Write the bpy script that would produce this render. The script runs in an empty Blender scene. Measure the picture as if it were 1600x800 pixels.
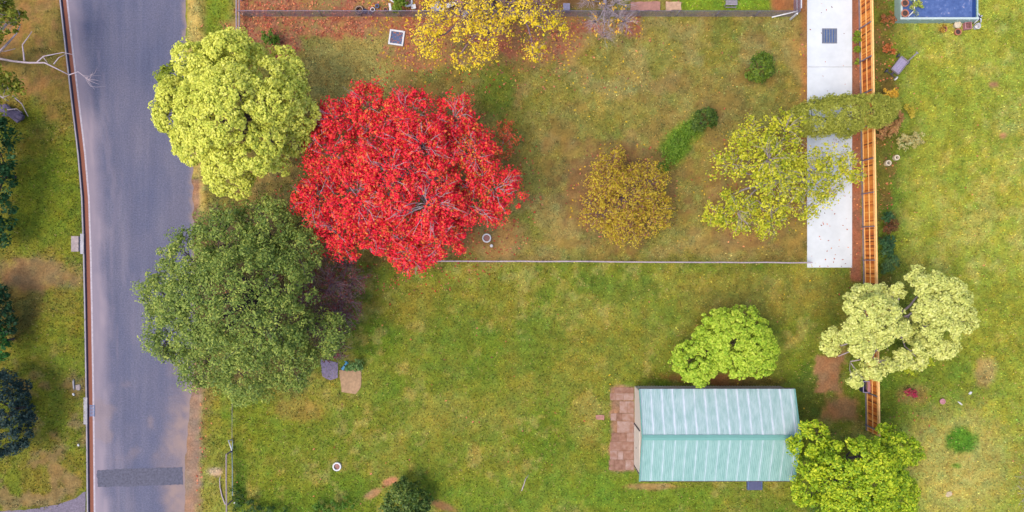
import bpy, math, random
import numpy as np
from mathutils import Vector, Matrix

# ------------------------------------------------------------------ camera, sky, sun, exposure
H, K = 50.0, 21.0                       # flying height (m), photo pixels per metre at the ground
scene = bpy.context.scene
col = scene.collection
cd = bpy.data.cameras.new('camera'); cam = bpy.data.objects.new('camera', cd); col.objects.link(cam)
cam.location = (0, 0, H); cam.rotation_euler = (0, 0, 0)
cd.sensor_width = 36; cd.lens = 36 * H / (1600 / K); cd.clip_end = 2000; cd.clip_start = 0.5
scene.camera = cam
SUN_EL, SUN_TO = math.radians(64), Vector((-0.86, -0.42))
w = bpy.data.worlds.new('World'); scene.world = w; w.use_nodes = True
nt = w.node_tree; bg = nt.nodes['Background']
sky = nt.nodes.new('ShaderNodeTexSky'); sky.sky_type = 'NISHITA'; sky.sun_disc = False
sky.sun_elevation = SUN_EL; sky.sun_rotation = math.atan2(SUN_TO.x, SUN_TO.y)
sky.air_density = 1.0; sky.dust_density = 3.0; sky.ozone_density = 1.0
nt.links.new(sky.outputs[0], bg.inputs[0]); bg.inputs[1].default_value = 0.15
sd = bpy.data.lights.new('sun', 'SUN'); sun = bpy.data.objects.new('sun', sd); col.objects.link(sun)
sd.energy = 1.1; sd.angle = math.radians(30); sd.color = (1.0, 0.93, 0.82)
d2 = SUN_TO.normalized() * math.cos(SUN_EL)
sun.rotation_euler = Vector((d2.x, d2.y, math.sin(SUN_EL))).to_track_quat('Z', 'Y').to_euler()
scene.view_settings.view_transform = 'Standard'; scene.view_settings.look = 'None'
scene.view_settings.exposure = 1.33; scene.view_settings.gamma = 1
scene.view_settings.use_curve_mapping = False

# ------------------------------------------------------------------ helpers
R = random.Random(7)
def P(px, py, h=0.0):
    s = (H - h) / H / K
    return Vector(((px - 800) * s, (400 - py) * s, h))
def lin(c):
    c = c / 255.0
    return c / 12.92 if c <= .04045 else ((c + .055) / 1.055) ** 2.4
GAIN = 2.0
def A(r, g, b, k=1.0):                  # base colour of a surface seen as this value in daylight
    return tuple(min(.9, lin(v) / GAIN * k) for v in (r, g, b))

def tag(o, label=None, cat=None, group=None, kind=None):
    if label: o['label'] = label
    if cat: o['category'] = cat
    if group: o['group'] = group
    if kind: o['kind'] = kind
    return o
def thing(name, label, cat, loc=(0, 0, 0), rz=0, group=None):
    o = bpy.data.objects.new(name, None); col.objects.link(o)
    o.location = loc; o.rotation_euler = (0, 0, rz); o.empty_display_size = .2
    return tag(o, label, cat, group)
def copy_tree(o, parent=None):
    c = o.copy(); col.objects.link(c)
    if parent: c.parent = parent
    for ch in [x for x in bpy.data.objects if x.parent == o]:
        copy_tree(ch, c)
    return c

class MB:
    def __init__(s): s.v, s.f, s.t = [], [], []
    def add(s, vs, fs, t=0.5):
        n = len(s.v); s.v += [tuple(v) for v in vs]
        for f in fs: s.f.append([i + n for i in f]); s.t.append(t)
        return s
    def box(s, c, sz, rz=0, t=0.5, rot=None):
        hx, hy, hz = sz[0] / 2, sz[1] / 2, sz[2] / 2
        m = rot if rot is not None else Matrix.Rotation(rz, 3, 'Z'); c = Vector(c)
        vs = [c + m @ Vector((x * hx, y * hy, z * hz)) for z in (-1, 1) for x, y in ((-1, -1), (1, -1), (1, 1), (-1, 1))]
        return s.add(vs, [(3, 2, 1, 0), (4, 5, 6, 7), (0, 1, 5, 4), (1, 2, 6, 5), (2, 3, 7, 6), (3, 0, 4, 7)], t)
    def bar(s, a, b, w_, h_, t=0.5):
        a, b = Vector(a), Vector(b); d = b - a; L = d.length
        q = d.to_track_quat('X', 'Z').to_matrix()
        return s.box((a + b) / 2, (L, w_, h_), t=t, rot=q)
    def tube(s, pts, rad, n=6, t=0.5, caps=True):
        pts = [Vector(p) for p in pts]; m = len(pts)
        if not hasattr(rad, '__len__'): rad = [rad] * m
        vs = []; ref = Vector((0.31, 0.17, 0.93))
        for i, p in enumerate(pts):
            d = (pts[min(i + 1, m - 1)] - pts[max(i - 1, 0)])
            if d.length < 1e-6: d = Vector((0, 0, 1))
            d.normalize(); a = d.cross(ref)
            if a.length < .05: a = d.cross(Vector((1, 0, 0)))
            a.normalize(); b = d.cross(a)
            for k in range(n):
                an = 2 * math.pi * k / n
                vs.append(p + (a * math.cos(an) + b * math.sin(an)) * rad[i])
        fs = [(i * n + k, i * n + (k + 1) % n, (i + 1) * n + (k + 1) % n, (i + 1) * n + k) for i in range(m - 1) for k in range(n)]
        if caps: fs += [tuple(range(n))[::-1], tuple((m - 1) * n + k for k in range(n))]
        return s.add(vs, fs, t)
    def prism(s, outline, z0, z1, t=0.5):
        n = len(outline)
        vs = [(x, y, z0) for x, y in outline] + [(x, y, z1) for x, y in outline]
        fs = [tuple(range(n))[::-1], tuple(range(n, 2 * n))] + [(i, (i + 1) % n, n + (i + 1) % n, n + i) for i in range(n)]
        return s.add(vs, fs, t)
    def lathe(s, c, prof, n=20, t=0.5, close=True):
        c = Vector(c); m = len(prof)
        vs = [c + Vector((r * math.cos(2 * math.pi * k / n), r * math.sin(2 * math.pi * k / n), z)) for r, z in prof for k in range(n)]
        fs = [(i * n + k, i * n + (k + 1) % n, (i + 1) * n + (k + 1) % n, (i + 1) * n + k) for i in range(m - 1) for k in range(n)]
        if close: fs += [tuple((m - 1) * n + k for k in range(n)), tuple(range(n))[::-1]]
        return s.add(vs, fs, t)
    def build(s, name, mat, parent=None, smooth=False, bevel=0):
        me = bpy.data.meshes.new(name); me.from_pydata(s.v, [], s.f)
        me.materials.append(mat)
        at = me.attributes.new('tint', 'FLOAT', 'FACE'); at.data.foreach_set('value', s.t)
        if smooth: me.polygons.foreach_set('use_smooth', [True] * len(s.f))
        me.update()
        o = bpy.data.objects.new(name, me); col.objects.link(o)
        if parent: o.parent = parent
        if bevel:
            b = o.modifiers.new('bevel', 'BEVEL'); b.width = bevel; b.segments = 2; b.limit_method = 'ANGLE'
        return o

def np_mesh(name, V, F, mat, parent=None, tint=None, vcol=None):
    me = bpy.data.meshes.new(name); n, k = F.shape
    me.vertices.add(len(V)); me.vertices.foreach_set('co', V.astype(np.float32).ravel())
    me.loops.add(n * k); me.loops.foreach_set('vertex_index', F.astype(np.int32).ravel())
    me.polygons.add(n); me.polygons.foreach_set('loop_start', np.arange(0, n * k, k, dtype=np.int32))
    me.polygons.foreach_set('loop_total', np.full(n, k, dtype=np.int32))
    me.update(calc_edges=True); me.materials.append(mat)
    if tint is not None:
        a = me.attributes.new('tint', 'FLOAT', 'FACE'); a.data.foreach_set('value', tint.astype(np.float32))
    if vcol is not None:
        dom = 'POINT' if len(vcol) == len(V) else 'FACE'
        a = me.attributes.new('soil_colour', 'FLOAT_VECTOR', dom); a.data.foreach_set('vector', vcol.astype(np.float32).ravel())
    me.validate(); 
    o = bpy.data.objects.new(name, me); col.objects.link(o)
    if parent: o.parent = parent
    return o

# ------------------------------------------------------------------ materials
def mat_base(name):
    m = bpy.data.materials.new(name); m.use_nodes = True; n = m.node_tree
    return m, n, n.nodes['Principled BSDF']
def ramp(n, stops):
    r = n.nodes.new('ShaderNodeValToRGB'); e = r.color_ramp.elements
    while len(e) < len(stops): e.new(.5)
    for i, (p, c) in enumerate(stops): e[i].position = p; e[i].color = (*c, 1)
    return r
def plain(name, c, rough=.7, var=.25, scale=6, metal=0, bump=.0, spec=.4, detail=6):
    m, n, b = mat_base(name)
    tc = n.nodes.new('ShaderNodeTexCoord'); nz = n.nodes.new('ShaderNodeTexNoise')
    nz.inputs['Scale'].default_value = scale; nz.inputs['Detail'].default_value = detail; nz.inputs['Roughness'].default_value = .65
    n.links.new(tc.outputs['Object'], nz.inputs['Vector'])
    r = ramp(n, [(.3, tuple(v * (1 - var) for v in c)), (.7, tuple(min(1, v * (1 + var)) for v in c))])
    n.links.new(nz.outputs[0], r.inputs[0]); n.links.new(r.outputs[0], b.inputs['Base Color'])
    b.inputs['Roughness'].default_value = rough; b.inputs['Metallic'].default_value = metal
    b.inputs['Specular IOR Level'].default_value = spec
    if bump:
        bp = n.nodes.new('ShaderNodeBump'); bp.inputs['Strength'].default_value = bump; bp.inputs['Distance'].default_value = .02
        n.links.new(nz.outputs[0], bp.inputs['Height']); n.links.new(bp.outputs[0], b.inputs['Normal'])
    return m
def tinted(name, stops, rough=.7, scale=4, var=.3, spec=.3, stretch=(1, 1, 1)):
    """colour from the per-face tint attribute, varied by fine noise"""
    m, n, b = mat_base(name)
    at = n.nodes.new('ShaderNodeAttribute'); at.attribute_name = 'tint'
    tc = n.nodes.new('ShaderNodeTexCoord'); mp = n.nodes.new('ShaderNodeMapping'); mp.inputs['Scale'].default_value = stretch
    nz = n.nodes.new('ShaderNodeTexNoise'); nz.inputs['Scale'].default_value = scale; nz.inputs['Detail'].default_value = 6
    n.links.new(tc.outputs['Object'], mp.inputs[0]); n.links.new(mp.outputs[0], nz.inputs['Vector'])
    ad = n.nodes.new('ShaderNodeMath'); ad.operation = 'MULTIPLY_ADD'; ad.inputs[1].default_value = var
    n.links.new(nz.outputs[0], ad.inputs[0]); n.links.new(at.outputs['Fac'], ad.inputs[2])
    sb = n.nodes.new('ShaderNodeMath'); sb.operation = 'SUBTRACT'; sb.inputs[1].default_value = var * .5
    n.links.new(ad.outputs[0], sb.inputs[0])
    r = ramp(n, stops); n.links.new(sb.outputs[0], r.inputs[0]); n.links.new(r.outputs[0], b.inputs['Base Color'])
    b.inputs['Roughness'].default_value = rough; b.inputs['Specular IOR Level'].default_value = spec
    return m
def leaf_mat(name, stops, trans=.3, rough=.55):
    m, n, b = mat_base(name)
    at = n.nodes.new('ShaderNodeAttribute'); at.attribute_name = 'tint'
    r = ramp(n, stops); n.links.new(at.outputs['Fac'], r.inputs[0])
    n.links.new(r.outputs[0], b.inputs['Base Color'])
    b.inputs['Roughness'].default_value = rough; b.inputs['Specular IOR Level'].default_value = .25
    tr = n.nodes.new('ShaderNodeBsdfTranslucent'); n.links.new(r.outputs[0], tr.inputs['Color'])
    mx = n.nodes.new('ShaderNodeMixShader'); mx.inputs[0].default_value = trans
    out = [x for x in n.nodes if x.type == 'OUTPUT_MATERIAL'][0]
    n.links.new(b.outputs[0], mx.inputs[1]); n.links.new(tr.outputs[0], mx.inputs[2]); n.links.new(mx.outputs[0], out.inputs['Surface'])
    return m

# ------------------------------------------------------------------ numpy noise
def _hash(i, j, seed):
    n = (i.astype(np.int64) * 374761393 + j.astype(np.int64) * 668265263 + seed * 1442695041) & 0x7fffffff
    n = (n ^ (n >> 13)) * 1274126177 & 0x7fffffff
    return ((n ^ (n >> 16)) & 0xffff) / 65535.0
def vnoise(x, y, seed):
    i, j = np.floor(x), np.floor(y); fx, fy = x - i, y - j
    fx = fx * fx * (3 - 2 * fx); fy = fy * fy * (3 - 2 * fy)
    a, b, c, d = _hash(i, j, seed), _hash(i + 1, j, seed), _hash(i, j + 1, seed), _hash(i + 1, j + 1, seed)
    return (a * (1 - fx) + b * fx) * (1 - fy) + (c * (1 - fx) + d * fx) * fy
def fbm(x, y, size, seed, octv=4, rough=.55):
    s = 0; a = 1; t = 0
    for k in range(octv):
        f = 2 ** k / size
        s = s + a * vnoise(x * f + 17.3 * k, y * f - 9.1 * k, seed + k); t += a; a *= rough
    return s / t
def sstep(a, b, x):
    t = np.clip((x - a) / (b - a), 0, 1); return t * t * (3 - 2 * t)

# kerb and road lines in photo pixels on the ground
KERB = [(60, -330), (80, -160), (97, 0), (106, 80), (116, 165), (125, 240), (131, 310), (134, 400), (136, 500), (138, 620), (139, 700), (140, 800), (141, 1000), (141, 1300)]
REDGE = [(282, -330), (288, -160), (292, 0), (293, 100), (297, 200), (301, 290), (304, 400), (304, 500), (303, 590), (296, 640), (290, 720), (288, 800), (288, 1000), (288, 1300)]
def interp_line(line, v):
    xs = np.array([p[0] for p in line], float); ys = np.array([p[1] for p in line], float)
    return np.interp(v, ys, xs)

# ------------------------------------------------------------------ ground
def ground_colour(X, Y):
    u = X * K + 800; v = 400 - Y * K
    n1 = fbm(u, v, 160, 11, 6, .62); n2 = fbm(u, v, 60, 23, 5, .65); n3 = fbm(u, v, 22, 37, 4, .65); n4 = fbm(u, v, 9, 51, 3)
    def L(c): return np.array(c)[None, :]
    C = np.zeros((len(u), 3))
    def mix(c, m):
        nonlocal C
        m = np.clip(m, 0, 1)[:, None]; C = C * (1 - m) + L(c) * m
    def ell(cx, cy, rx, ry, rot=0, soft=.35, wob=.9):
        a = math.radians(rot); du, dv = u - cx, v - cy
        p = (du * math.cos(a) + dv * math.sin(a)) / rx; q = (-du * math.sin(a) + dv * math.cos(a)) / ry
        d = np.sqrt(p * p + q * q) + (n3 - .5) * wob + (n4 - .5) * wob * .6
        return 1 - sstep(1 - soft, 1 + soft, d)
    def rect(x0, x1, y0, y1, soft=8, wob=14):
        n = (n3 - .5) * wob + (n4 - .5) * wob * .8
        d = np.minimum(np.minimum(u - x0, x1 - u), np.minimum(v - y0, y1 - v)) + n
        return sstep(-soft, soft, d)
    olive, green, lush = A(148, 134, 66), A(122, 130, 38), A(100, 124, 28)
    straw, brown, soil, litter = A(178, 158, 84), A(128, 98, 58), A(150, 104, 76), A(184, 112, 88)
    bright = A(162, 166, 56)
    C[:] = L(A(122, 130, 38))
    nn = (n1 - .5) * 3.6 + (n2 - .5) * 2.6
    mix(A(144, 140, 54), sstep(.0, .6, nn) * .75)
    mix(lush, sstep(.05, .7, -nn) * .8)
    mix(straw, sstep(.56, .74, n3) * .45)
    # upper lawn is drier
    up = (v < 409) & (u > 300) & (u < 1345)
    upm = up * 1.0
    mix(olive, upm * .72)
    mix(A(122, 122, 44), upm * sstep(.48, .66, n2) * .75)
    mix(A(160, 140, 82), upm * sstep(.52, .7, fbm(u, v, 45, 71, 4)) * .6)
    mix(A(130, 98, 55), upm * sstep(.52, .68, fbm(u, v, 80, 77, 6, .65)) * .5)
    # right-hand yard
    rt = sstep(1366, 1376, u)
    mix(bright, rt * .75)
    mix(A(134, 142, 38), rt * sstep(.46, .64, n2) * .65)
    mix(A(190, 176, 92), rt * sstep(.50, .70, n3 * .6 + n1 * .4) * .45)
    mix(A(92, 116, 30), rt * (1 - sstep(1385, 1440, u + (n2 - .5) * 60)) * .8)  # paling fence's soft shadow put into the lawn colour
    mix(A(100, 122, 30), rt * ell(1440, 600, 90, 70) * .7)
    mix(A(190, 172, 96), ell(1500, 720, 80, 80, 0, .5) * .55)
    # left verge
    lf = 1 - sstep(-2, 2, u - interp_line(KERB, v))
    mix(A(128, 116, 40), lf * .8)
    
    mix(A(108, 122, 26), lf * sstep(.40, .62, n2) * .7)
    mix(A(150, 112, 62), lf * (1 - sstep(130, 250, v + (n2 - .5) * 200)) * (.6 + .4 * sstep(.4, .6, n3)))
    mix(A(108, 124, 26), lf * ell(70, 300, 60, 75) * .6)
    mix(A(142, 108, 80), lf * ell(62, 425, 70, 26, 5) * .7)
    mix(A(140, 112, 76), lf * sstep(.5, .68, fbm(u, v, 30, 91, 4)) * .75 * sstep(480, 640, v))
    mix(A(110, 78, 56), lf * ell(30, 470, 40, 60) * .5)
    # road side strips
    rd = u - interp_line(REDGE, v)
    mix(A(196, 168, 92), sstep(-2, 4, rd + (n4 - .5) * 6) * (1 - sstep(12, 26, rd + (n3 - .5) * 20)) * (v < 330) * .85)
    mix(A(170, 124, 98), sstep(-8, -2, rd) * (1 - sstep(8, 14, rd + (n3 - .5) * 12)) * (v >= 280) * (v < 620) * .9)
    mix(A(160, 124, 104), sstep(-8, 0, rd) * (1 - sstep(16, 36, rd + (n3 - .5) * 34 + (n4 - .5) * 14)) * sstep(545, 600, v) * .92)
    mix(A(120, 142, 28), sstep(26, 34, rd) * (1 - sstep(60, 76, rd)) * (v < 120) * .8)
    # greener and drier patches that have a place of their own, plus painted shadows
    for (cx, cy, rx, ry, r, c, k) in [
            (1056, 228, 24, 56, 38, A(104, 140, 34), .9), (775, 140, 30, 40, 0, A(108, 124, 34), .8),
            (535, 110, 85, 70, 0, A(172, 156, 82), .9), (430, 60, 12, 12, 0, A(70, 110, 25), .9),
            (1503, 688, 26, 18, 0, A(84, 132, 26), .95), (1495, 728, 10, 5, 0, A(84, 132, 26), .8),
            (1540, 580, 17, 22, 0, A(176, 148, 90), .8), (1552, 132, 7, 5, 0, A(176, 122, 84), .9), (1567, 211, 6, 5, 0, A(176, 122, 84), .9),
            (970, 300, 88, 78, 0, A(132, 92, 62), .75), (1185, 290, 96, 80, 0, A(150, 112, 62), .6), (1165, 370, 60, 22, 0, A(150, 110, 66), .6),
            (770, 375, 50, 40, 0, A(160, 124, 74), .7), (640, 290, 140, 110, 0, A(136, 100, 60), .8), (400, 450, 150, 150, 0, A(100, 80, 60), .8),
            (700, 480, 130, 40, 0, A(138, 130, 44), .5), (1110, 700, 230, 60, 0, A(112, 132, 34), .0),
            (860, 770, 200, 28, 0, A(112, 134, 34), .7), (1000, 780, 120, 30, 0, A(112, 140, 34), .6),
            (610, 752, 12, 6, -15, A(190, 130, 92), .95), (582, 772, 14, 5, -30, A(190, 138, 96), .85), (690, 790, 24, 6, 20, A(150, 100, 70), .8),
            (1020, 760, 40, 5, 0, A(176, 130, 90), .7), (1130, 594, 85, 10, 2, A(150, 92, 60), .85), (1265, 625, 24, 45, 0, A(84, 98, 36), .7),  # last one: the shed's cast shadow painted onto the grass
            (376, 740, 12, 55, 0, A(62, 104, 18), .8), (335, 737, 14, 7, 0, A(200, 170, 140), .9), (345, 720, 8, 14, 0, A(120, 112, 50), .5),  # first one: shadow right of the pipe fence, painted into the grass
            (915, 655, 26, 40, 0, A(150, 140, 58), .5), (900, 560, 120, 60, 0, A(138, 132, 46), .55), (1200, 460, 140, 40, 0, A(146, 130, 56), .5),
            (845, 520, 40, 60, 0, A(92, 120, 30), .55), (720, 540, 60, 60, 0, A(96, 122, 30), .5), (960, 450, 70, 22, 0, A(96, 118, 34), .55),
            (1190, 560, 50, 50, 0, A(104, 122, 34), .5), (420, 690, 60, 70, 0, A(124, 132, 32), .6), (470, 640, 40, 18, 0, A(160, 130, 64), .55),
            (330, 660, 16, 70, 0, A(140, 132, 44), .7), (580, 600, 50, 30, 0, A(112, 130, 36), .5), (1425, 615, 22, 16, 0, A(160, 120, 74), .5)]:
        mix(c, ell(cx, cy, rx, ry, r) * k)
    # bare rectangles beside the fence
    mix(A(160, 112, 80), rect(1276, 1316, 555, 614, 6, 24) * .9)
    mix(A(160, 116, 92), rect(954, 992, 604, 736, 3, 8) * .9)
    mix(A(154, 106, 70), rect(1286, 1342, 620, 655, 8, 16) * .9)
    # soil along the drive
    mix(A(158, 98, 72), rect(1328, 1347, -200, 440, 3, 6) * .95)
    mix(A(166, 110, 64), rect(1251, 1264, -200, 240, 4, 8) * .85)
    mix(A(160, 128, 62), rect(1235, 1256, 20, 400, 10, 16) * .5)
    mix(A(110, 96, 40), rect(1366, 1392, -100, 330, 6, 20) * .6)
    mix(A(110, 84, 44), rect(1366, 1396, -100, 460, 10, 26) * sstep(.45, .6, n3) * .6)
    # red leaf litter along the top fence
    lit = np.maximum.reduce([rect(376, 650, 24, 52, 9, 26), ell(445, 75, 26, 30), ell(478, 40, 120, 14), rect(600, 800, 24, 82, 9, 24), ell(655, 92, 38, 20),
                             ell(700, 80, 60, 22), ell(850, 55, 60, 40), rect(860, 1000, 24, 52, 10, 20), rect(370, 660, -60, 20, 6, 12), ell(405, 45, 40, 22)])
    lit = lit * (.35 + .65 * sstep(.36, .58, n3 * .6 + n2 * .4))
    mix(litter, lit * .8)
    mix(A(132, 74, 52), lit * sstep(.5, .64, n4) * .7)
    mix(A(124, 118, 40), rect(376, 520, -30, 14, 8, 20) * sstep(.5, .6, n2) * .8)
    mix(A(124, 82, 54), rect(660, 960, -60, 14, 8, 12) * .8)
    mix(A(116, 146, 28), rect(1050, 1205, -60, 17, 4, 10) * .9)
    mix(A(160, 92, 60), rect(1205, 1260, -60, 18, 6, 12) * .8)
    g = C.mean(1)[:, None]; C = C * .97 + g * .03
    C *= (0.66 + .68 * n4)[:, None] * 1.14
    hue = (fbm(u, v, 14, 88, 3) - .5)[:, None]; C *= 1 + hue * np.array([[.45, 0, -.3]])
    return C, lit

def make_ground():
    step = .15
    xs = np.arange(-46, 46.01, step); ys = np.arange(-26, 26.01, step)
    gx, gy = np.meshgrid(xs, ys); X, Y = gx.ravel(), gy.ravel()
    C, _ = ground_colour(X, Y)
    u = X * K + 800; v = 400 - Y * K
    dk = (interp_line(KERB, v) - u) / K
    Z = .115 * sstep(.02, .17, dk)
    Z = Z + (fbm(X, Y, 1.2, 5, 3) - .5) * .05 * sstep(.5, 1.5, dk)
    nx, ny = len(xs), len(ys)
    V = np.stack([X, Y, Z], 1)
    i = np.arange(nx * ny).reshape(ny, nx)
    F = np.stack([i[:-1, :-1].ravel(), i[:-1, 1:].ravel(), i[1:, 1:].ravel(), i[1:, :-1].ravel()], 1)
    # outer ring to the horizon
    a, b, e = 45.7, 25.7, 900.0
    base = len(V)
    ring = np.array([(-a, -b), (a, -b), (a, b), (-a, b), (-e, -e), (e, -e), (e, e), (-e, e)])
    V = np.vstack([V, np.column_stack([ring, np.full(8, -.03)])])
    C = np.vstack([C, np.tile(np.array(A(128, 130, 44)), (8, 1))])
    F = np.vstack([F, base + np.array([(4, 5, 1, 0), (5, 6, 2, 1), (6, 7, 3, 2), (7, 4, 0, 3)])])
    m, n, bs = mat_base('lawn_soil')
    at = n.nodes.new('ShaderNodeAttribute'); at.attribute_name = 'soil_colour'
    tc = n.nodes.new('ShaderNodeTexCoord')
    nz = n.nodes.new('ShaderNodeTexNoise'); nz.inputs['Scale'].default_value = 7; nz.inputs['Detail'].default_value = 8; nz.inputs['Roughness'].default_value = .8
    n.links.new(tc.outputs['Object'], nz.inputs['Vector'])
    r = ramp(n, [(.3, (.5, .5, .5)), (.7, (1.5, 1.5, 1.5))]); n.links.new(nz.outputs[0], r.inputs[0])
    mx = n.nodes.new('ShaderNodeVectorMath'); mx.operation = 'MULTIPLY'
    n.links.new(at.outputs['Vector'], mx.inputs[0]); n.links.new(r.outputs[0], mx.inputs[1])
    n.links.new(mx.outputs[0], bs.inputs['Base Color'])
    bs.inputs['Roughness'].default_value = .95; bs.inputs['Specular IOR Level'].default_value = .1
    bp = n.nodes.new('ShaderNodeBump'); bp.inputs['Distance'].default_value = .06; bp.inputs['Strength'].default_value = .7
    n.links.new(nz.outputs[0], bp.inputs['Height']); n.links.new(bp.outputs[0], bs.inputs['Normal'])
    tag(np_mesh('ground', V, F, m, None, None, C), kind='structure')
make_ground()

def strip(line_a, line_b, z, name, mat):
    ys = np.arange(-330, 1301, 10.0)
    xa, xb = interp_line(line_a, ys), interp_line(line_b, ys)
    V = []; 
    for y, a, b in zip(ys, xa, xb):
        p, q = P(a, y), P(b, y); V += [(p.x, p.y, z), (q.x, q.y, z)]
    F = np.array([(2 * i, 2 * i + 2, 2 * i + 3, 2 * i + 1) for i in range(len(ys) - 1)])
    return tag(np_mesh(name, np.array(V), F, mat), kind='structure')
def off(line, d): return [(x + d, y) for x, y in line]

def road_mat():
    m, n, b = mat_base('asphalt')
    tc = n.nodes.new('ShaderNodeTexCoord')
    def noise(scale, st, det=6, rough=.6):
        mp = n.nodes.new('ShaderNodeMapping'); mp.inputs['Scale'].default_value = st
        z = n.nodes.new('ShaderNodeTexNoise'); z.inputs['Scale'].default_value = scale; z.inputs['Detail'].default_value = det; z.inputs['Roughness'].default_value = rough
        n.links.new(tc.outputs['Object'], mp.inputs[0]); n.links.new(mp.outputs[0], z.inputs['Vector']); return z
    streak = noise(1.4, (1, .07, 1)); blot = noise(.25, (1, .6, 1)); grain = noise(9, (1, 1, 1), 10, .9)
    r1 = ramp(n, [(.3, A(90, 93, 116)), (.5, A(106, 107, 132)), (.72, A(128, 126, 144))]); n.links.new(streak.outputs[0], r1.inputs[0])
    r2 = ramp(n, [(.35, A(88, 94, 122)), (.65, A(124, 118, 132))]); n.links.new(blot.outputs[0], r2.inputs[0])
    mx = n.nodes.new('ShaderNodeMixRGB'); mx.inputs[0].default_value = .5
    n.links.new(r1.outputs[0], mx.inputs[1]); n.links.new(r2.outputs[0], mx.inputs[2])
    r3 = ramp(n, [(.34, (.45, .45, .45)), (.66, (1.5, 1.5, 1.5))]); n.links.new(grain.outputs[0], r3.inputs[0])
    mu = n.nodes.new('ShaderNodeMixRGB'); mu.blend_type = 'MULTIPLY'; mu.inputs[0].default_value = 1
    n.links.new(mx.outputs[0], mu.inputs[1]); n.links.new(r3.outputs[0], mu.inputs[2])
    # dust blown in from both edges of the carriageway
    at = n.nodes.new('ShaderNodeAttribute'); at.attribute_name = 'soil_colour'
    sx = n.nodes.new('ShaderNodeSeparateXYZ'); n.links.new(at.outputs['Vector'], sx.inputs[0])
    du = n.nodes.new('ShaderNodeMixRGB'); du.inputs[2].default_value = (*A(166, 150, 160), 1)
    n.links.new(sx.outputs[0], du.inputs[0]); n.links.new(mu.outputs[0], du.inputs[1])
    du2 = n.nodes.new('ShaderNodeMixRGB'); du2.inputs[2].default_value = (*A(168, 142, 132), 1)
    n.links.new(sx.outputs[1], du2.inputs[0]); n.links.new(du.outputs[0], du2.inputs[1])
    n.links.new(du2.outputs[0], b.inputs['Base Color'])
    b.inputs['Roughness'].default_value = .85; b.inputs['Specular IOR Level'].default_value = .3
    bp = n.nodes.new('ShaderNodeBump'); bp.inputs['Distance'].default_value = .01; bp.inputs['Strength'].default_value = .5
    n.links.new(grain.outputs[0], bp.inputs['Height']); n.links.new(bp.outputs[0], b.inputs['Normal'])
    return m
def make_road():
    ys = np.concatenate([np.arange(-330, -10, 20.0), np.arange(-10, 812, 4.0), np.arange(820, 1301, 20.0)])
    cols_ = 46
    a = interp_line(KERB, ys) + 8; b = interp_line(REDGE, ys)
    b = b + (fbm(ys, ys * 0, 14, 3, 3) - .5) * 7
    t = np.linspace(0, 1, cols_)
    U = a[:, None] * (1 - t) + b[:, None] * t; Vv = np.repeat(ys[:, None], cols_, 1)
    X = (U - 800) / K; Y = (400 - Vv) / K
    V = np.stack([X.ravel(), Y.ravel(), np.full(X.size, .006)], 1)
    i = np.arange(X.size).reshape(X.shape)
    F = np.stack([i[:-1, :-1].ravel(), i[1:, :-1].ravel(), i[1:, 1:].ravel(), i[:-1, 1:].ravel()], 1)
    u, v = U.ravel(), Vv.ravel()
    n2 = fbm(u, v, 40, 5, 4); n3 = fbm(u, v, 9, 15, 3); ns = fbm(u, v * .1, 8, 19, 3)
    dl = u - np.repeat(a, cols_); dr = np.repeat(b, cols_) - u
    left = (1 - sstep(4, 34, dl + (n2 - .5) * 26)) * .75 + .25 * sstep(.5, .68, ns) * (1 - sstep(20, 90, dl))
    right = (1 - sstep(0, 7, dr + (n3 - .5) * 8)) * .8
    spread = sstep(520, 640, v) * (1 - sstep(2, 46, dr + (n2 - .5) * 60)) * (.5 + .9 * (n3 - .2))
    spread = np.maximum(spread, sstep(560, 600, v) * (1 - sstep(690, 740, v)) * sstep(.5, .66, n2) * .35)
    D = np.stack([np.clip(left, 0, 1), np.clip(np.maximum(right, spread * .9), 0, 1), 0 * u], 1)
    tag(np_mesh('road', V, F, road_mat(), None, None, D), kind='structure')
make_road()
M = {}
M['patch'] = plain('asphalt_patch', A(94, 93, 110), .85, .4, 6, detail=8)
M['concrete'] = plain('new_concrete', A(230, 234, 236), .75, .09, .9, bump=.08, detail=10)
M['oldconc'] = plain('weathered_concrete', A(178, 160, 158), .85, .25, 5, bump=.2)
M['kerbface'] = tinted('shade_toned_kerb', [(.0, A(70, 66, 92)), (.5, A(120, 112, 124)), (1, A(180, 172, 178))], .9, 2, .3)  # dark end of the ramp carries the shade of the kerb face
M['kerbconc'] = plain('kerb_concrete', A(186, 180, 184), .85, .22, 3, bump=.1)
M['gutter'] = tinted('gutter_concrete', [(.3, A(150, 92, 72)), (.5, A(166, 124, 112)), (.66, A(184, 160, 158))], .9, 5, 1.3, stretch=(1, .15, 1))
M['white'] = plain('white_paint', A(235, 232, 232), .6, .08, 4)
M['greywood'] = plain('weathered_wood', A(160, 150, 158), .85, .25, 9)
M['galv'] = plain('galvanised_steel', A(152, 146, 170), .5, .2, 8, metal=.25)
M['mesh'] = plain('mesh_wire', A(180, 158, 188), .6, .15, 4, metal=.1)
M['dark'] = plain('dark_metal', A(70, 66, 84), .5, .2, 8)
M['terracotta'] = plain('terracotta', A(202, 126, 92), .8, .2, 12)
M['potsoil'] = plain('potting_soil', A(84, 62, 54), .95, .3, 20)
M['navy'] = plain('dark_interior', A(44, 48, 84), .7, .2, 8)
M['brickred'] = plain('reddish_concrete', A(188, 134, 118), .9, .22, 4, bump=.2)
M['bluegrey'] = plain('blue_grey_steel', A(92, 112, 156), .5, .25, 10, metal=.2)
M['pink'] = plain('faded_pink_plastic', A(206, 142, 146), .6, .15, 8)
M['blue'] = plain('bright_blue_plastic', A(22, 140, 186), .5, .15, 6)
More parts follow.
